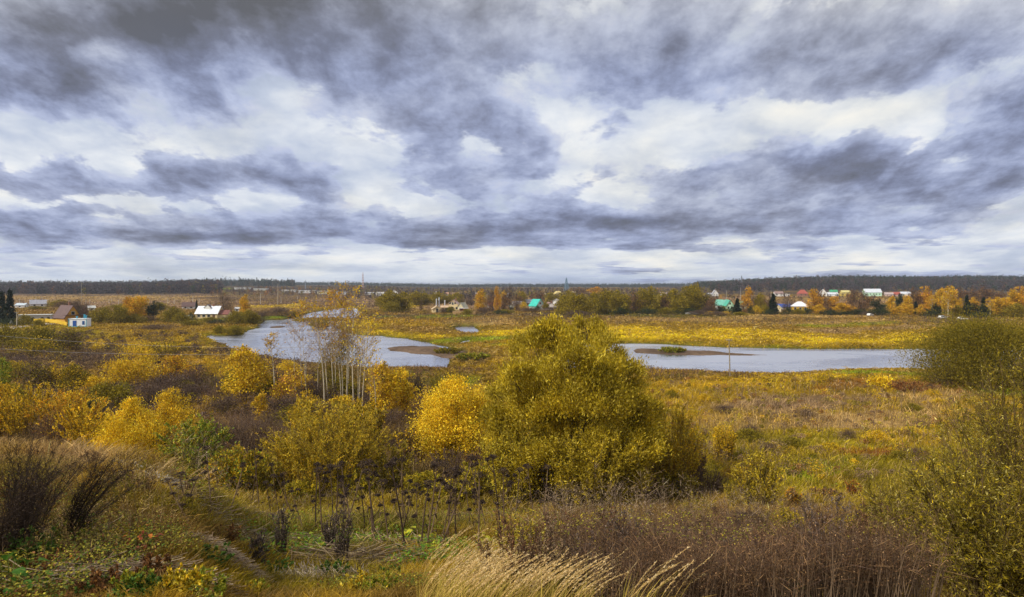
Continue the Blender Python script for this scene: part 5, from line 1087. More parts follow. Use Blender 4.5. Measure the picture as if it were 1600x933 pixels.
def car(label, px, foot, col, rz=0., Y=None):
    x, y, z = at(px, Y) if Y else hit(px, foot); t = thing('parked_car', label, 'car', (x, y, z), rz, 'cars parked at the edge of the village')
    pf = [(-2.1, .35), (-2.15, .75), (-1.9, .95), (-1.5, 1.4), (.35, 1.45), (1.0, .98), (2.0, .85), (2.15, .6), (2.1, .35)]; G = Geo()
    for (a, b_), (c, d) in zip(pf, pf[1:] + pf[:1]): G.add([[(a, -.85, b_), (c, -.85, d), (c, .85, d), (a, .85, b_)]], col)
    for s in (-.85, .85):
        for (a, b_), (c, d) in zip(pf[:-1], pf[1:]): G.add([[(0, s, .4), (a, s, b_), (c, s, d), (c, s, d)]], col)
    G.obj('body', M_METAL, t)
    for s in (-.862, .862): G = Geo(); G.add([[(-1.6, s, .97), (.8, s, .97), (.3, s, 1.38), (-1.35, s, 1.36)]], DARK); G.obj('window', M_GLASS, t)
    for sx in (-1.35, 1.35):
        for s in (-.8, .8):
            G = Geo(); segs(G, [(sx, s - .1, .33)], [(sx, s + .1, .33)], .33, .33, (.03, .03, .03), 12); w_ = G.obj('wheel', M_CONC, t); G = Geo(); segs(G, [(sx, s - .11, .33)], [(sx, s + .11, .33)], .18, .18, (.5, .5, .5), 10); G.obj('rim', M_METAL, w_)
car('white car parked under the tall orange birch', 1473, 498, (.80, .80, .80), .2); car('white car parked left of the right hand pines', 1504, 500, (.75, .72, .68), -.1); car('small white car beside the dark round pine', 1360, 494, (.8, .8, .78), .6)
def ribbon(name, pts, w, m, col, lift=.06):
    P = np.array([hit(*p)[:2] for p in pts]); s = np.linspace(0, len(P) - 1, 40); P = np.stack([np.interp(s, range(len(P)), P[:, 0]), np.interp(s, range(len(P)), P[:, 1])], 1); d = nrm(np.gradient(P, axis=0)); n = np.stack([-d[:, 1], d[:, 0]], 1) * w / 2
    A, B = P + n, P - n; za = ground(A[:, 0], A[:, 1]) + lift; zb = ground(B[:, 0], B[:, 1]) + lift; za = zb = np.maximum(za, zb); G = Geo(); a3 = np.column_stack([A, za]); b3 = np.column_stack([B, zb])
    G.add(np.stack([a3[:-1], b3[:-1], b3[1:], a3[1:]], 1), col); tag(G.obj(name, m), kind='structure')
ribbon('road', [(-60, 520), (20, 511), (48, 507.5), (70, 506), (88, 507)], 11, M_CONC, (.42, .36, .34))
x, y, z = hit(17, 509); t = thing('road_sign', 'small white triangular sign beside the road at the left', 'sign', (x, y, z)); G = Geo(); segs(G, [(0, 0, 0)], [(0, 0, 1.6)], .05, .05, (.5, .5, .5), 6); G.obj('post', M_METAL, t); G = Geo()
for s in (-.04, .04): G.add([[(-.8, s, 1.0), (.8, s, 1.0), (0, s, 2.4), (0, s, 2.4)]], (.8, .8, .8))
G.obj('sign_plate', M_METAL, t)
# power cables sweeping over the marsh at the left
def cable(label, a, b_, sag, r):
    t = np.linspace(0, 1, 24)[:, None]; a, b_ = np.array(a), np.array(b_); p = a * (1 - t) + b_ * t; p[:, 2] -= 4 * sag * (t * (1 - t))[:, 0]
    G = Geo(); path(G, p, np.full(24, r), (.30, .28, .28), 5); tag(G.obj('power_cable', M_METAL), label, 'cable', 'power cables over the left marsh')
cable('upper power cable sagging over the left marsh', (-98, 118, 10.2), (-38, 128, 6.4), 1.0, .022)
cable('lower power cable sagging over the left marsh', (-98, 112, 8.6), (-38, 122, 6.0), 1.0, .022)
pole('thin pole carrying the two power cables before the river', 478, 549, Y=125, r=.09, arm=.8)
print('built', len(bpy.data.objects))
# ---------------------------------------------------------------- ground cover
def scatter(rng, n, Y0, Y1, U=(-1.05, 1.05)):
    n = int(n * 1.2)
    y = 1 / rng.uniform(1 / Y1, 1 / Y0, n); x = rng.uniform(*U, n) * y
    z, sd, sand = ground(x, y, True); k = (sd < -.2) & (sand < .3); x, y, z = x[k], y[k], z[k]
    c = ground_color(x, y, z); px, py = proj(x, y, z); return x, y, z, c, px, py
def stuff(G, name, label, cat, m=None): tag(G.obj(name, m or M_GRASS), label, cat, kind='stuff')
def inzone(px, py, Z, rng, noise):
    w = np.zeros(len(px))
    for (cx, cy, rx, ry, st) in Z: w = np.maximum(w, st * (1 - sst(.5, 1.15, ((px + noise * 90 - cx) / rx) ** 2 + ((py + noise * 40 - cy) / ry) ** 2)))
    return rng.random(len(px)) < w
STRAW = np.array((.55, .38, .15))
def grass(name, label, n, Y0, Y1, h0, h1, wpx, seed, straw=.25, lean=.35, U=(-1.05, 1.05), lift=1.35):
    rng = np.random.default_rng(seed); x, y, z, c, px, py = scatter(rng, n, Y0, Y1, U); n = len(x)
    hm = (.45 + 1.0 * fbm(x / 6, y / 6, 3, seed + 3)) * (.45 + .55 * sst(8, 26, y) if Y1 < 60 else 1); h_ = (h0 + (h1 - h0) * rng.random(n)) * hm
    b = np.stack([x, y, z - .03], 1); d = rng.normal(size=(n, 3)) * [lean, lean, 0] + [.16, 0, 0]; tip = b + np.stack([d[:, 0] * h_, d[:, 1] * h_, h_], 1)
    if Y1 > 60: h_ = h_ * np.clip(-water_sd(x, y)[0] / 9, .3, 1)
    h_ = h_ * (1 - .6 * sst(.30, .42, -x / y) * (1 - sst(.52, .62, -x / y)) * (y > 17)) if Y1 < 60 else h_
    kz = rng.random(n) > inzone(px, py, [(570, 815, 340, 75, .9), (1120, 860, 300, 80, .5), (190, 890, 300, 70, .9)], rng, 0 * px) * .8; h_ = h_ * np.where(kz, 1, .35)
    s = (rng.random(n) < straw * (.3 + 1.4 * fbm(x / 4, y / 4, 2, seed + 9)))[:, None]
    col = np.where(s, c * .35 + STRAW * .65, c * lift) * np.exp(rng.normal(0, .28, (n, 1))) * ((.35 + 1.3 * fbm(x / (.9 if Y1 < 60 else 2.4), y / (1.4 if Y1 < 60 else 4.), 3, seed + 77)) * (.95 if Y1 > 60 else .78))[:, None]
    G = Geo(); blades(G, b, tip, np.maximum(.006, wpx * y / F), np.clip(col, .01, .9), rng, .15); stuff(G, name, label, 'grass')
grass('slope_grass', 'mixed dry and olive grass covering the near slope', 280000, 7.6, 32, .12, .45, .95, 1, .16, lean=.75)
grass('field_grass', 'tangled brown and golden grass below the slope', 200000, 28, 130, .25, .8, .9, 2, .22, lean=.6)
grass('meadow_grass', 'golden and tan meadow grass on both river banks', 200000, 120, 420, .22, .6, 1.1, 3, .18, lean=1.3)
grass('plain_grass', 'low dry grass on the distant plain', 60000, 400, 1100, .3, .7, 1.2, 4, .18, lean=1.4)

wood_belt('field_scrub', 'low olive gold and brown scrub clumps over the right meadow', 'scrub', (1000, 1620), (56, 128), 620, .7, [(P_OLV, 3, False), ([(.30, .19, .10), (.24, .15, .09), (.36, .25, .13)], 5, False), (P_GOLD, 2, False), (P_RUST, 1.5, False), (P_WIL, 3, False)], per=150, seed=51, wf=2.6, var=.45)
wood_belt('marsh_scrub', 'low brown purple and gold scrub over the left marsh', 'scrub', (-40, 520), (84, 240), 620, 1.2, [(P_PUR, 6, False), (P_OLV, 2, False), (P_GOLD, 1.5, False), (P_BARE, 4, False)], per=170, seed=52, wf=2.4, var=.35)
wood_belt('far_bank_scrub', 'low brown and olive scrub on the far meadow', 'scrub', (560, 1560), (285, 440), 420, .9, [(P_PUR, 4, False), (P_OLV, 3, False), (P_GOLD, 2, False), (P_BARE, 3, False)], per=90, seed=53, wf=3.4, var=.4)
def herbs(name, label, n, Y0, Y1, h0, h1, Z, pal, seed, stem=(.16, .11, .07), nhead=14, spread=.10, top=.45, L=.035, Wd=.02, wpx=.7, lean=.12, cat='weeds', minh=.0):
    """dry weeds: a stem with side stalks and a ragged head of seeds"""
    rng = np.random.default_rng(seed); x, y, z, c, px, py = scatter(rng, n, Y0, Y1)
    k = inzone(px, py, Z, rng, fbm(x / 7, y / 7, 4, seed) - .5); x, y, z = x[k], y[k], z[k]; n = len(x)
    nn = fbm(x / 4.5, y / 6, 4, seed + 1); kk = rng.random(n) < sst(.42, .54, nn) + .06; x, y, z, nn = x[kk], y[kk], z[kk], nn[kk]; n = len(x)
    h_ = (h0 + (h1 - h0) * rng.random(n)) * (.25 + 1.5 * nn); h_ = h_ * np.clip(-water_sd(x, y)[0] / 12, .35, 1) if Y1 > 60 else h_; d = rng.normal(0, lean, (n, 2)) + [.05, 0]
    pt = (.35 + 1.4 * fbm(x / 1.6, y / 2.4, 3, seed + 5))[:, None]; b = np.stack([x, y, z - .05], 1); tip = b + np.stack([d[:, 0] * h_, d[:, 1] * h_, h_], 1); G = Geo(); sc_ = np.maximum(1, y / F * wpx / .012)
    blades(G, b, tip, .010 * sc_, pick(rng, [stem], n, .25) * pt, rng, .0)
    i = np.repeat(np.arange(n), nhead); N = len(i); t = 1 - top * rng.random(N) ** 1.3; p0 = b[i] + (tip[i] - b[i]) * t[:, None]
    off = rng.normal(size=(N, 3)) * spread * (1.25 - t)[:, None] * 2.2 * h_[i][:, None]; off[:, 2] = np.abs(off[:, 2]) * .8; q = p0 + off
    hd = rng.random(N) < .4; dd = np.where(hd[:, None], off + [0, 0, .03], rng.normal(size=(N, 3)) + [0, 0, .7])
    leaves(G, np.where(hd[:, None], p0, q), dd, np.where(hd, np.linalg.norm(off, axis=1) * 1.1 + .03, L * sc_[i] ** .7), np.where(hd, .006 * sc_[i], Wd * sc_[i] ** .7), pick(rng, pal, N, .3) * pt[i], rng)
    stuff(G, name, label, cat, M_TWIG); return n
P_DRY = [(.125, .068, .035), (.18, .10, .048), (.075, .043, .027), (.25, .15, .07), (.10, .062, .045)]
n1_ = herbs('dry_weeds', 'purple brown dry weeds covering the lower right slope', 38000, 8, 40, .6, 1.15, [(1120, 860, 340, 95, 1.), (900, 800, 120, 40, .8), (1300, 800, 120, 40, .9), (720, 830, 110, 50, .25), (1200, 960, 300, 60, .9)], P_DRY, 11, L=.024, Wd=.014, nhead=20, spread=.085)
herbs('brown_thicket', 'purple brown thicket in the left marsh and round the birches', 42000, 48, 170, .9, 1.9, [(60, 562, 160, 16, .9), (180, 585, 140, 10, .7), (250, 612, 150, 14, 1.), (370, 605, 80, 14, .9), (430, 640, 110, 34, .8), (420, 680, 90, 34, 1.), (560, 640, 120, 40, .9), (690, 620, 70, 30, .7), (350, 650, 60, 30, .7), (640, 730, 60, 20, .7), (1040, 770, 90, 14, .8)], P_PUR + P_DRY[:2], 12, nhead=12, spread=.13, wpx=.75, cat='thicket')
herbs('bank_weeds', 'brown dry stems along the near river bank', 26000, 100, 150, .6, 1.4, [(1080, 583, 120, 9, .9), (720, 580, 110, 16, 1.), (1420, 578, 100, 7, .6), (1240, 586, 120, 8, .5), (1440, 606, 110, 8, .8)], P_DRY + P_RUST[:1], 13, nhead=9, wpx=.75)
herbs('tan_weeds', 'pale tan weeds and grass heads on the right meadow', 24000, 40, 125, .6, 1.1, [(1250, 640, 220, 40, .8), (1130, 690, 90, 40, .7), (1400, 680, 120, 40, .5)], [(.44, .30, .16), (.36, .24, .14), (.52, .38, .2), (.26, .17, .1)], 14, nhead=8, wpx=.7)
herbs('far_meadow_weeds', 'brown and tan weed patches on the far meadow', 26000, 280, 460, .6, 1.5, [(1100, 507, 260, 9, .7), (1480, 503, 120, 7, .8), (760, 500, 160, 8, .7), (600, 494, 120, 6, .7), (250, 515, 150, 8, .7), (690, 515, 70, 8, .5)], P_PUR + P_OLV, 15, nhead=6, wpx=.8)

herbs('tall_dry_weeds', 'taller tan and grey dead weeds standing out of the brown patch', 5000, 9, 40, 1.2, 1.9, [(1120, 850, 340, 95, .6), (560, 790, 330, 50, .5), (900, 780, 120, 40, .5)], [(.34, .24, .15), (.20, .13, .09), (.42, .31, .2), (.13, .09, .07)], 16, nhead=40, spread=.10, top=.35, L=.03, Wd=.016)
herbs('ridge_weeds', 'thin brown weeds and straw on the near left bank', 11000, 9, 32, .2, .6, [(140, 730, 180, 60, .8), (240, 800, 160, 50, .7), (90, 850, 140, 50, .5)], P_DRY[:2] + [(.45, .32, .14), (.40, .28, .08), (.30, .22, .05)], 17, nhead=16, spread=.12, L=.025, Wd=.013)
herbs('meadow_stems', 'dark brown standing stems scattered over the right meadow', 9000, 44, 120, .7, 1.5, [(1150, 660, 130, 40, .8), (1320, 620, 200, 30, .6), (1200, 740, 140, 30, .6), (1420, 680, 120, 40, .6)], [(.16, .10, .06), (.22, .14, .08), (.30, .19, .09)], 18, nhead=9, spread=.09, wpx=.8)
def greens(name, label, n, Y0, Y1, Z, pal, seed, h_=.5, L=.12, Wd=.07, wpx=2.2):
    rng = np.random.default_rng(seed); x, y, z, c, px, py = scatter(rng, n, Y0, Y1)
    nz = fbm(x / 2.2, y / 2.2, 3, seed); k = inzone(px, py, Z, rng, fbm(x / 7, y / 7, 4, seed) - .5) & (nz > .47); x, y, z, nz = x[k], y[k], z[k], nz[k]; n = len(x)
    q = np.stack([x, y, z + h_ * rng.random(n) * (.4 + nz)], 1); d = rng.normal(size=(n, 3)) * [1, 1, .45]; s = np.maximum(1, wpx * y / F / L)
    G = Geo(); leaves(G, q, d, L * s * (.6 + .8 * rng.random(n)), Wd * s, pick(rng, pal, n, .25), rng, rng.normal(size=(n, 3)) * .4 + [0, 0, 1.]); stuff(G, name, label, 'leafy plants', M_LEAF)
P_NET = [(.09, .20, .015), (.14, .27, .02), (.22, .34, .03), (.32, .36, .03), (.06, .12, .015), (.26, .22, .02), (.16, .13, .02)]
greens('green_undergrowth', 'bright green leafy undergrowth below the hogweed stalks', 90000, 18, 50, [(590, 855, 150, 45, .95), (440, 850, 110, 40, .7), (700, 800, 120, 60, .35), (830, 800, 60, 30, .4), (680, 740, 120, 30, .3)], P_NET, 21)
greens('low_leaves', 'small olive and rust leaves covering the near left slope', 190000, 7.5, 22, [(230, 880, 360, 80, .95), (330, 930, 400, 50, .95), (60, 800, 130, 60, .8), (560, 925, 220, 50, 1.), (300, 800, 100, 40, .5)], [(.12, .14, .02), (.22, .20, .02), (.34, .30, .03), (.20, .09, .03), (.42, .34, .04), (.10, .16, .02)], 22, .28, .05, .03, 2.5)
greens('meadow_leaves', 'fresh green patches on the right meadow', 90000, 45, 130, [(1290, 740, 90, 26, .9), (1520, 622, 80, 14, .9), (1330, 583, 80, 7, .8), (1200, 715, 110, 30, .4), (700, 585, 90, 9, .8)], P_NET[1:] + P_GRE[2:], 23, .35, .14, .08, 2.0)
greens('marsh_leaves', 'golden leafy patches in the marsh and on the near bank', 60000, 55, 175, [(300, 562, 110, 10, .8), (420, 570, 80, 12, .7), (170, 640, 200, 30, .3), (1130, 596, 110, 12, .8), (1060, 605, 90, 14, .5), (380, 720, 90, 30, .35), (640, 640, 100, 30, .3), (440, 700, 120, 30, .35)], P_GOLD + P_YEL[:1] + P_OLV[:1], 24, .6, .16, .1, 2.0)

greens('gold_flecks', 'scattered yellow green leaves among the dry weeds and stalks', 130000, 9, 48, [(1100, 850, 330, 110, .35), (560, 790, 300, 50, .7), (1240, 720, 160, 60, .5), (1180, 650, 260, 60, .2), (850, 880, 120, 60, .5)], [(.40, .34, .03), (.30, .30, .03), (.52, .38, .03), (.26, .20, .03)], 25, 1.25, .065, .03, 1.4)
greens('stalk_undergrowth', 'olive green and yellow undergrowth between the hogweed stalks', 120000, 22, 56, [(560, 790, 330, 60, .9), (330, 800, 120, 50, .8), (850, 800, 90, 40, .6)], [(.30, .26, .02), (.22, .24, .02), (.40, .32, .03), (.16, .13, .02), (.20, .30, .03)], 26, .7, .09, .05, 1.9)
greens('bank_leaves', 'small olive leaves and moss on the near left bank', 110000, 10, 30, [(150, 740, 200, 60, .5), (230, 810, 180, 60, .7)], P_OLV + [(.34, .26, .03), (.25, .14, .04)], 27, .3, .05, .025, 1.8)
# feathery reed grass bent by the wind
rng = np.random.default_rng(31); G = Geo()
def plume(rng, G, x, y, z, Hh, lean, sc_=1.):
    s = np.linspace(0, 1, 7); p = np.stack([x + lean * Hh * s ** 2.2, y + .1 * Hh * s ** 2, z + Hh * (s - .16 * abs(lean) * s ** 3)], 1)
    path(G, p, np.linspace(.0045, .002, 7) * sc_, (.50, .33, .10), 3)
    m = 60; t = .62 + .40 * rng.random(m); c = np.stack([np.interp(t, s, p[:, k]) for k in range(3)], 1); d = nrm(p[-1] - p[-3]) ; c[:, :] += (t - 1).clip(0)[:, None] * d
    leaves(G, c, d + rng.normal(size=(m, 3)) * .28, 0.036 * sc_, .008 * sc_, pick(rng, [(.78, .56, .26), (.70, .48, .20), (.85, .66, .36)], m, .12), rng)
    b = np.repeat([[x, y, z]], 5, 0); tip = b + np.stack([rng.normal(.25, .2, 5) * Hh, rng.normal(0, .15, 5), Hh * rng.uniform(.4, .8, 5)], 1); blades(G, b, tip, .009 * sc_, pick(rng, [(.55, .40, .08), (.45, .36, .07)], 5), rng, .3)
for (cx, cy, rx, ry, n) in [(755, 962, 105, 34, 230), (860, 978, 60, 22, 50), (1000, 990, 50, 18, 36), (700, 915, 50, 16, 24), (730, 880, 60, 18, 26), (255, 775, 60, 16, 12), (800, 905, 50, 14, 16)]:
    for _ in range(n):
        a, q = rng.random() * 6.283, math.sqrt(rng.random()); px, py = cx + rx * q * math.cos(a), cy + ry * q * math.sin(a) 
        x, y, z = hit(px, py); plume(rng, G, x, y, z, rng.uniform(.7, 1.05), rng.uniform(.4, .9), max(1, y / 13))
stuff(G, 'plume_grass', 'pale golden feathery grass bent by the wind at the bottom', 'grass')

# ---------------------------------------------------------------- dead hogweed stalks, each a plant of its own
def hogweed(rng, Hh):
    st = Geo(); dark = np.array([(.075, .05, .035), (.15, .10, .06), (.11, .07, .045)][rng.integers(0, 3)]); umb = []
    bend = rng.normal(0, .15, 2); z = np.linspace(0, Hh, 8); p = np.stack([bend[0] * z + np.sin(z * 1.3 + rng.random() * 6) * .03, bend[1] * z, z], 1); path(st, p, np.linspace(.032, .015, 8), dark * (.8 + .8 * rng.random()), 6)
    ends = [(p[-1], nrm(p[-1] - p[-2]), rng.uniform(.12, .21))]
    for _ in range(rng.integers(2, 5)):
        k = rng.integers(3, 7); a = rng.random() * 6.283; l = rng.uniform(.25, .6); e = p[k] + np.array([math.cos(a) * l * .6, math.sin(a) * l * .6, l]); path(st, [p[k], (p[k] + e) / 2 + np.array([math.cos(a), math.sin(a), -.4]) * l * .12, e], [.016, .012, .009], dark, 5); ends.append((e, nrm(e - p[k]), rng.uniform(.05, .12)))
    for k in (1, 3, 4):
        a = rng.random() * 6.283; e = p[k] + np.array([math.cos(a) * .22, math.sin(a) * .22, -.22]); path(st, [p[k], p[k] + np.array([math.cos(a) * .16, math.sin(a) * .16, .04]), e], [.02, .03, .004], (.12, .08, .05), 4)
    for (e, d, r) in ends:
        G = Geo(); n = 20; a = np.arange(n) * 2.4; q = np.sqrt((np.arange(n) + .5) / n); tips = e + np.stack([np.cos(a) * q * r, np.sin(a) * q * r, r * (1.0 - .8 * q ** 2) + rng.normal(0, .02, n)], 1) + d * .03
        segs(G, np.repeat(e[None], n, 0), tips, .006, .005, dark, 3); m = 13; i = np.repeat(np.arange(n), m); c = tips[i] + rng.normal(size=(n * m, 3)) * r * [.12, .12, .09]
        leaves(G, c, rng.normal(size=(n * m, 3)) + [0, 0, .5], .05, .022, pick(rng, [(.07, .048, .04), (.11, .075, .055), (.05, .035, .03)], n * m, .25), rng); umb.append(G)
    return st, umb
protos = []
for i in range(7):
    r_ = np.random.default_rng(60 + i); s_, u_ = hogweed(r_, 3.0); protos.append((s_.mesh('stem', M_TWIG), [u.mesh('seed_head', M_TWIG) for u in u_]))
HW = [(330, 812, 722), (357, 808, 737), (391, 796, 728), (406, 800, 712), (425, 812, 757), (437, 815, 751), (449, 802, 742), (461, 815, 738), (478, 838, 774), (494, 838, 742), (503, 846, 748), (520, 828, 742), (526, 840, 738), (533, 850, 740), (541, 832, 745), (555, 842, 757), (570, 838, 764), (582, 846, 738), (587, 858, 752), (607, 858, 766), (625, 850, 763), (630, 836, 724), (633, 866, 732),
      (650, 834, 768), (657, 868, 762), (668, 862, 736), (672, 846, 744), (684, 868, 742), (690, 842, 748), (700, 848, 745), (712, 852, 741), (736, 830, 760), (748, 868, 764), (764, 842, 738), (782, 848, 722), (786, 858, 752), (802, 838, 748), (835, 818, 738), (286, 806, 752), (296, 812, 748), (302, 830, 758), (848, 820, 745), (1153, 868, 812), (1022, 876, 838), (700, 800, 742), (610, 812, 752), (756, 806, 744), (884, 835, 778)]
HW += [(905, 842, 790), (948, 868, 812), (985, 838, 796), (1062, 862, 815), (1100, 845, 800), (1128, 890, 838), (1180, 858, 806), (1212, 880, 828), (1246, 845, 800), (1275, 868, 822), (1312, 850, 808), (1350, 872, 830), (868, 868, 805), (1008, 905, 858), (1078, 900, 850)]
HW.sort()
for i, (px, fy, ty) in enumerate(HW):
    x, y, z = hit(px, fy); Hh = (fy - ty) * y / F * 1.18; k = i % 7
    wh = 'dead dark hogweed stalk'
    lab = f'{ordinal(i)} {wh} from left on the slope' 
    t = thing('hogweed_stalk', lab, 'dead plant', (x, y, z - .05), rg.random() * 6.28, 'dead hogweed stalks on the slope', (Hh / 3.0 * .5 + .6, Hh / 3.0 * .5 + .6, Hh / 3.25))
    link('stem', protos[k][0], t)
    for u in protos[k][1]: link('seed_head', u, t)

# ---------------------------------------------------------------- nearest plants and debris
DK = (.045, .03, .022)
def near2(name, label, cat, px, Y, ty, wpx, f, group=None, wood='stems', crown='foliage', mw=None):
    x, y, z = at(px, Y) if Y < 100 else hit(px, Y); Ht = EYE + (HOR - ty) * y / F - z; _n[0] += 1; r = f(np.random.default_rng(900 + _n[0]), Ht, wpx * y / F); t = thing(name, label, cat, (x, y, z - .03), 0, group); r[0].obj(wood, mw or M_TWIG, t)
    if r[1].V: r[1].obj(crown, M_LEAF, t)
g_ = 'dead black weeds on the near left slope'
BW = lambda nst, ntw, lean=(0, 0): (lambda r, H, W: shoots(r, H, W, nst, ntw, 2600, .035, .012, [(.06, .04, .03), (.10, .07, .05), (.04, .03, .025)], wcol=DK, r0=.008, up=.55, squash=.7, tw_len=.26, twr=.35, lean=lean, bs=.3, clump=1.6))
near2('dead_weed', 'tallest black dead weed clump at the left edge', 'dead plant', 40, 860, 664, 130, BW(30, 1500, (.12, 0)), g_)
near2('dead_weed', 'black dead weed clump leaning right over pale grass', 'dead plant', 105, 850, 700, 130, BW(22, 1300, (.45, 0)), g_)
near2('dead_weed', 'low black dead weed tangle at the left frame', 'dead plant', 5, 880, 700, 110, BW(24, 1200, (.25, 0)), g_)
for i, (px, Y, ty, w) in enumerate([(438, 875, 790, 36), (535, 885, 786, 40), (405, 890, 825, 34), (515, 872, 800, 24)]):
    near2('withered_plant', ['grey brown withered plant before the left hogweed stalks', 'tall grey withered plant before the middle hogweed stalks', 'low black withered plant beside the straw heap', 'small withered plant left of the tall grey one'][i], 'dead plant', px, Y, ty, w,
          lambda r, H, W: shoots(r, H, W, 16, 260, 900, .07, .03, [(.15, .11, .09), (.10, .07, .06), (.22, .17, .13)], wcol=(.08, .06, .05), r0=.012, up=1., squash=.5), 'withered plants below the hogweed stalks', crown='dry_leaves')
g_ = 'willow bushes at the near right'
WN = lambda nst, ntw, nlf, lean=(0, 0): (lambda r, H, W: shoots(r, H, W, nst, ntw, nlf, .068, .014, P_WIL[:2] + P_OLV + P_OLV + [(.30, .22, .02), (.62, .52, .14), (.20, .15, .02)], wcol=(.15, .10, .045), r0=.013, up=.55, squash=.6, tw_len=.26, lean=lean, tmin=.03, clump=.8))
near2('willow_bush', 'tall thin leaved willow bush rising at the right frame edge', 'bush', 1600, 12.5, 548, 250, WN(44, 2000, 32000), g_)
near2('willow_bush', 'wide willow bush filling the lower right corner', 'bush', 1540, 10.5, 690, 330, WN(60, 2400, 46000, (-.05, 0)), g_)
near2('willow_bush', 'lower left willow bush of the right corner thicket', 'bush', 1465, 13, 728, 220, WN(44, 1500, 20000, (-.05, 0)), g_)
near2('willow_bush', 'sparse long willow shoots in front of the right meadow', 'bush', 1490, 14, 590, 150, lambda r, H, W: shoots(r, H, W, 9, 120, 900, .09, .02, P_WIL + [(.6, .5, .15)], wcol=(.13, .09, .04), r0=.012, up=.9, squash=.5, tw_len=.14, tmin=.3), g_)
near2('willow_bush', 'olive gold bush between dry weeds and the corner willows', 'bush', 1400, 19, 775, 120, WN(40, 900, 12000), g_)
g_ = 'brown dry weed clumps on the lower right slope'
rq = np.random.default_rng(5); ADJ = ['reddish brown', 'grey brown', 'dark brown', 'pale tipped brown']
for i in range(30):
    px = 800 + i * 20 + rq.integers(-12, 12); fy = int(rq.choice([845, 870, 900, 930, 960])) ; hh_ = rq.uniform(1.0, 1.75); x0, y0, z0 = hit(px, fy); ty = HOR - F * (z0 + hh_ - EYE) / y0
    c_ = [[(.26, .13, .06), (.18, .09, .05)], [(.20, .15, .12), (.14, .10, .08)], [(.10, .06, .04), (.15, .09, .06)], [(.40, .28, .16), (.20, .12, .07)]][i % 4]
    near2('dry_weed_clump', f'{ADJ[i % 4]} dry weed clump, {ordinal(i)} from left on the lower right slope', 'dead plant', px, fy, ty, rq.uniform(.8, 1.5) * F / y0, lambda r, H, W: shoots(r, H, W, 26, 420, 2600, .035, .02, c_, wcol=(.12, .075, .045), r0=.006, up=.9, squash=.5, tw_len=.2, twr=.5, tmin=.3, bs=.5, clump=1.5), g_, 'stems', 'seed_heads')
g_ = 'low olive and gold bushes among the dry weeds'
for i, (px, fy, ty, w, lab) in enumerate([(960, 850, 785, 80, 'olive bush at the left rim of the dry weeds'), (1090, 835, 770, 70, 'gold bush behind the dry weeds'), (1225, 850, 790, 70, 'olive gold bush at the right rim of the dry weeds'), (1345, 880, 800, 110, 'low olive bush before the corner willows'),
        (815, 880, 815, 70, 'yellow green bush between reed grass and dry weeds'), (1235, 950, 905, 60, 'small bright green bush at the bottom right'), (1160, 800, 745, 60, 'gold brown bush on the meadow edge'), (1400, 800, 740, 80, 'olive bush on the meadow before the corner willows')]):
    near2('leafy_bush', lab, 'bush', px, fy, ty, w, lambda r, H, W: shoots(r, H, W, 40, 700, 6500, .08, .03, P_NET if 'green bush at' in lab else P_WIL + P_OLV + P_GOLD[:1], r0=.01, up=.7, squash=.6, bs=.8), g_)
g_ = 'straw and olive tufts on the left bank'
rq = np.random.default_rng(8)
for i in range(20):
    px = int(125 + i * 11 + rq.integers(-14, 14)); fy = int(rq.uniform(715 + i * 2, 830)); x0, y0, z0 = hit(px, fy); ty = HOR - F * (z0 + rq.uniform(.4, .95) - EYE) / y0; k = i % 4; cl = ['straw coloured', 'olive', 'brown seeded', 'gold brown'][k]
    near2('bank_tuft', f'{cl} tuft, {ordinal(i)} from left on the left bank', 'plant', px, fy, ty, rq.uniform(.6, 1.2) * F / y0, lambda r, H, W: shoots(r, H, W, 34, 260, 1500, .05, .014, [[(.50, .36, .16), (.42, .30, .12)], P_OLV, P_DRY, P_GOLD[2:] + P_DRY[:2]][k], wcol=[(.40, .29, .13), (.2, .16, .04), (.12, .07, .04), (.3, .2, .07)][k], r0=.005, up=1., squash=.5, bs=.5), g_)
# small plants and sticks on the near left slope
g_ = 'small leafy plants on the near left slope'
rq = np.random.default_rng(6)
for i in range(26):
    px = int(15 + i * 24 + rq.integers(-10, 10)); fy = int(rq.choice([850, 880, 905, 935])); k = i % 4; cl = ['yellow green', 'dark green', 'rust brown', 'golden olive'][k]; x0, y0, z0 = hit(px, fy); ty = HOR - F * (z0 + rq.uniform(.25, .55) - EYE) / y0
    near2('low_plant', f'{cl} low plant, {ordinal(i)} from left along the near slope', 'plant', px, fy, ty, rq.uniform(.5, 1.0) * F / y0, lambda r, H, W: shoots(r, H, W, 22, 160, 1500, .055, .03, [P_GRE, [(.07, .13, .02), (.10, .18, .03)], [(.20, .09, .03), (.30, .14, .04), (.14, .07, .03)], P_WIL + P_GOLD[:1]][k], wcol=(.14, .10, .05), r0=.005, up=.7, squash=.6, bs=.7), g_)
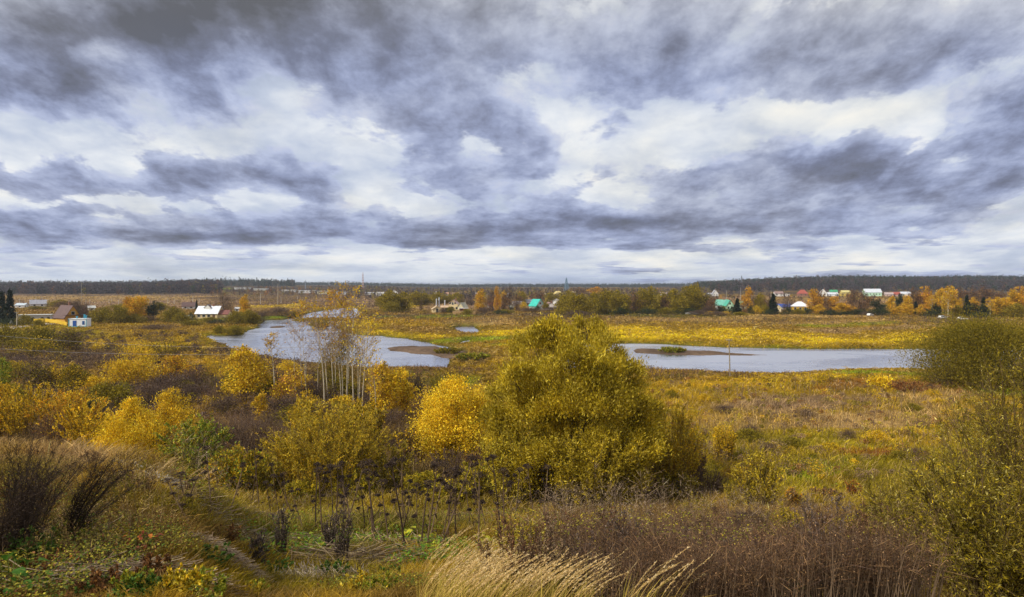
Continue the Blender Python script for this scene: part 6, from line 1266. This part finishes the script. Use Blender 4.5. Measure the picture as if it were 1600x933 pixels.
# straw heap, fallen stalks, leafy plants at the lower left
def pile(name, label, cat, px, Y, w, hh, n, pal, L, seed, ang=0.3, part='stalks', flat=1.0):
    rng = np.random.default_rng(seed); x, y, z = hit(px, Y); G = Geo(); a = rng.random(n) * 6.283; q = np.sqrt(rng.random(n)); qx, qy = np.cos(a) * q * w / 2, np.sin(a) * q * w * .3
    gz_ = ground(x + qx, y + qy) - z; c = np.stack([qx, qy, gz_ + hh * (1 - q ** 2) * rng.random(n) ** .6 + .02], 1); th_ = ang + rng.normal(0, .5, n); d = np.stack([np.cos(th_), np.sin(th_), rng.normal(-.05, .16, n)], 1); l = L * (.4 + rng.random(n))[:, None]
    p0, p1 = c - d * l / 2, c + d * l / 2; segs(G, p0, p1, .006 * flat, .004 * flat, pick(rng, pal, n, .25), 3); t = thing(name, label, cat, (x, y, z)); G.obj(part, M_TWIG, t)
    if name == 'broken_stems': t['group'] = 'broken stems below the hogweed'
    if name == 'fallen_stalks': t['group'] = 'fallen stalks on the near slope'
pile('straw_heap', 'heap of dry straw on the slope below the pale grass', 'straw heap', 360, 885, 1.7, .32, 3600, [(.36, .26, .17), (.26, .17, .11), (.45, .34, .22)], .35, 71, -.2, 'straw')
pile('fallen_stalks', 'grey fallen stalks lying down the slope left of the plume grass', 'dead stalks', 505, 905, 2.4, .14, 800, [(.24, .19, .14), (.17, .13, .10), (.32, .26, .18)], .7, 72, -.8, 'stalks', 1.6)
pile('fallen_stalks', 'brown broken sticks lying between straw heap and red leaves', 'dead stalks', 250, 895, 2.2, .15, 260, [(.26, .18, .11), (.16, .11, .07), (.40, .30, .2)], .6, 74, .2, 'stalks', 1.3)
pile('fallen_stalks', 'thin pale stems lying under the black weeds', 'dead stalks', 110, 845, 2.2, .2, 260, [(.30, .22, .14), (.18, .12, .08)], .7, 75, -.1, 'stalks', 1.1)
pile('fallen_stalks', 'pale thin sticks scattered at the lower left corner', 'dead stalks', 95, 905, 1.9, .2, 90, [(.36, .27, .18), (.28, .2, .14)], 1.0, 73, .6, 'stalks', 1.2)
rq = np.random.default_rng(44)
for i in range(14):
    px = int(330 + i * 36 + rq.integers(-14, 14)); fy = int(rq.choice([815, 835, 858, 880]))
    pile('broken_stems', f'brown broken stems lying on the ground, {ordinal(i)} from left below the hogweed', 'dead stalks', px, fy, 3.2, .5, 130, [(.22, .15, .09), (.12, .08, .05), (.36, .27, .16)], 1.1, 300 + i, float(rq.uniform(-1.2, 1.2)), 'stalks', 1.5)
def rosette(label, px, Y, R_, n, pal, seed, L=.22, name='broad_leaved_plant'):
    rng = np.random.default_rng(seed); x, y, z = hit(px, Y); G, S = Geo(), Geo(); 
    for k in range(n):
        a = rng.random() * 6.283; r = R_ * math.sqrt(rng.random()); hgt = rng.uniform(.12, .45) * (1.2 - r / R_ * .6); b = np.array([math.cos(a) * r, math.sin(a) * r, hgt]); d = nrm(np.array([math.cos(a), math.sin(a), -.35]) + rng.normal(size=3) * .25); s = nrm(np.cross(d, [0, 0, 1.]) + rng.normal(size=3) * .15)
        l = L * rng.uniform(.6, 1.2); up = np.cross(s, d); up *= np.sign(up[2]); c_ = pick(rng, pal, 1)[0]; t = np.linspace(0, 1, 7); wv = np.sin(np.clip(t * 1.02, 0, 1) ** .7 * math.pi) * l * .38
        mid = b + d * (t * l)[:, None] - up * (t ** 2 * l * .25)[:, None]; lf = mid + s * wv[:, None] + up * (wv * .25)[:, None]; rt = mid - s * wv[:, None] + up * (wv * .25)[:, None]
        G.add(np.stack([mid[:-1], lf[:-1], lf[1:], mid[1:]], 1), c_); G.add(np.stack([mid[:-1], mid[1:], rt[1:], rt[:-1]], 1), c_ * .9); path(S, [np.array([b[0] * .3, b[1] * .3, 0]), b * np.array([.7, .7, 1.02]), b], [.006, .005, .004], (.18, .2, .05), 4)
    t = thing(name, label, 'plant', (x, y, z)); S.obj('stalks', M_TWIG, t); G.obj('leaves', M_LEAF, t)
rosette('broad bright green leaves at the lower left corner', 12, 925, .55, 34, [(.10, .24, .03), (.15, .30, .04)], 81, .2)
rosette('small rust red leaved plant on the near left slope', 222, 862, .25, 46, [(.32, .08, .03), (.24, .07, .04), (.5, .16, .03)], 82, .09)
rosette('small bright green leaved plant above the scattered sticks', 130, 828, .16, 14, [(.25, .38, .03)], 83, .1)
rosette('tiny orange leaved seedling in the lower left', 118, 888, .08, 6, [(.6, .2, .02)], 84, .06)
rosette('yellow broad leaved plant below the hogweed stalks', 652, 846, .7, 40, [(.62, .58, .03), (.5, .5, .03)], 85, .3)
rosette('yellow leaves among the plume grass and hogweed', 757, 856, .5, 26, [(.6, .52, .04), (.5, .46, .04)], 86, .3)
# grey matted stalks lying along the brow of the left bank
rng = np.random.default_rng(91); G = Geo()
for t in np.linspace(0, 1, 46):
    px = 140 + 130 * t; py = 700 + 62 * t ** 1.2
    x0, y0, z0 = hit(px, py); m = 60; x = x0 + rng.normal(0, .28, m); y = y0 + rng.normal(0, .35, m); z = ground(x, y) + .02 + .12 * rng.random(m); c = np.stack([x, y, z], 1); d = np.stack([rng.normal(.8, .4, m), rng.normal(-.5, .4, m), rng.normal(-.05, .15, m)], 1) * .28
    segs(G, c - d, c + d, .009, .006, pick(rng, [(.34, .31, .28), (.24, .21, .18), (.42, .38, .34)], m, .2), 3)
stuff(G, 'matted_stalks', 'grey matted dead stalks lying along the left bank edge', 'dead stalks', M_TWIG)
# the air: distant woods fade slightly towards blue
m_haze = bpy.data.materials.new('haze'); m_haze.use_nodes = True; m_haze.node_tree.nodes.clear(); h = NG(m_haze.node_tree)
v = h.n('ShaderNodeVolumePrincipled'); v.inputs['Color'].default_value = (.80, .87, 1.0, 1); v.inputs['Density'].default_value = HAZE; v.inputs['Anisotropy'].default_value = .2
o = h.n('ShaderNodeOutputMaterial'); h.nt.links.new(v.outputs[0], o.inputs['Volume'])
G = Geo(); box(G, (0, 0, 20), (29000, 29000, 90), (1, 1, 1)); hz = G.obj('haze', m_haze); tag(hz, kind='stuff')
print('done', len(bpy.data.objects))
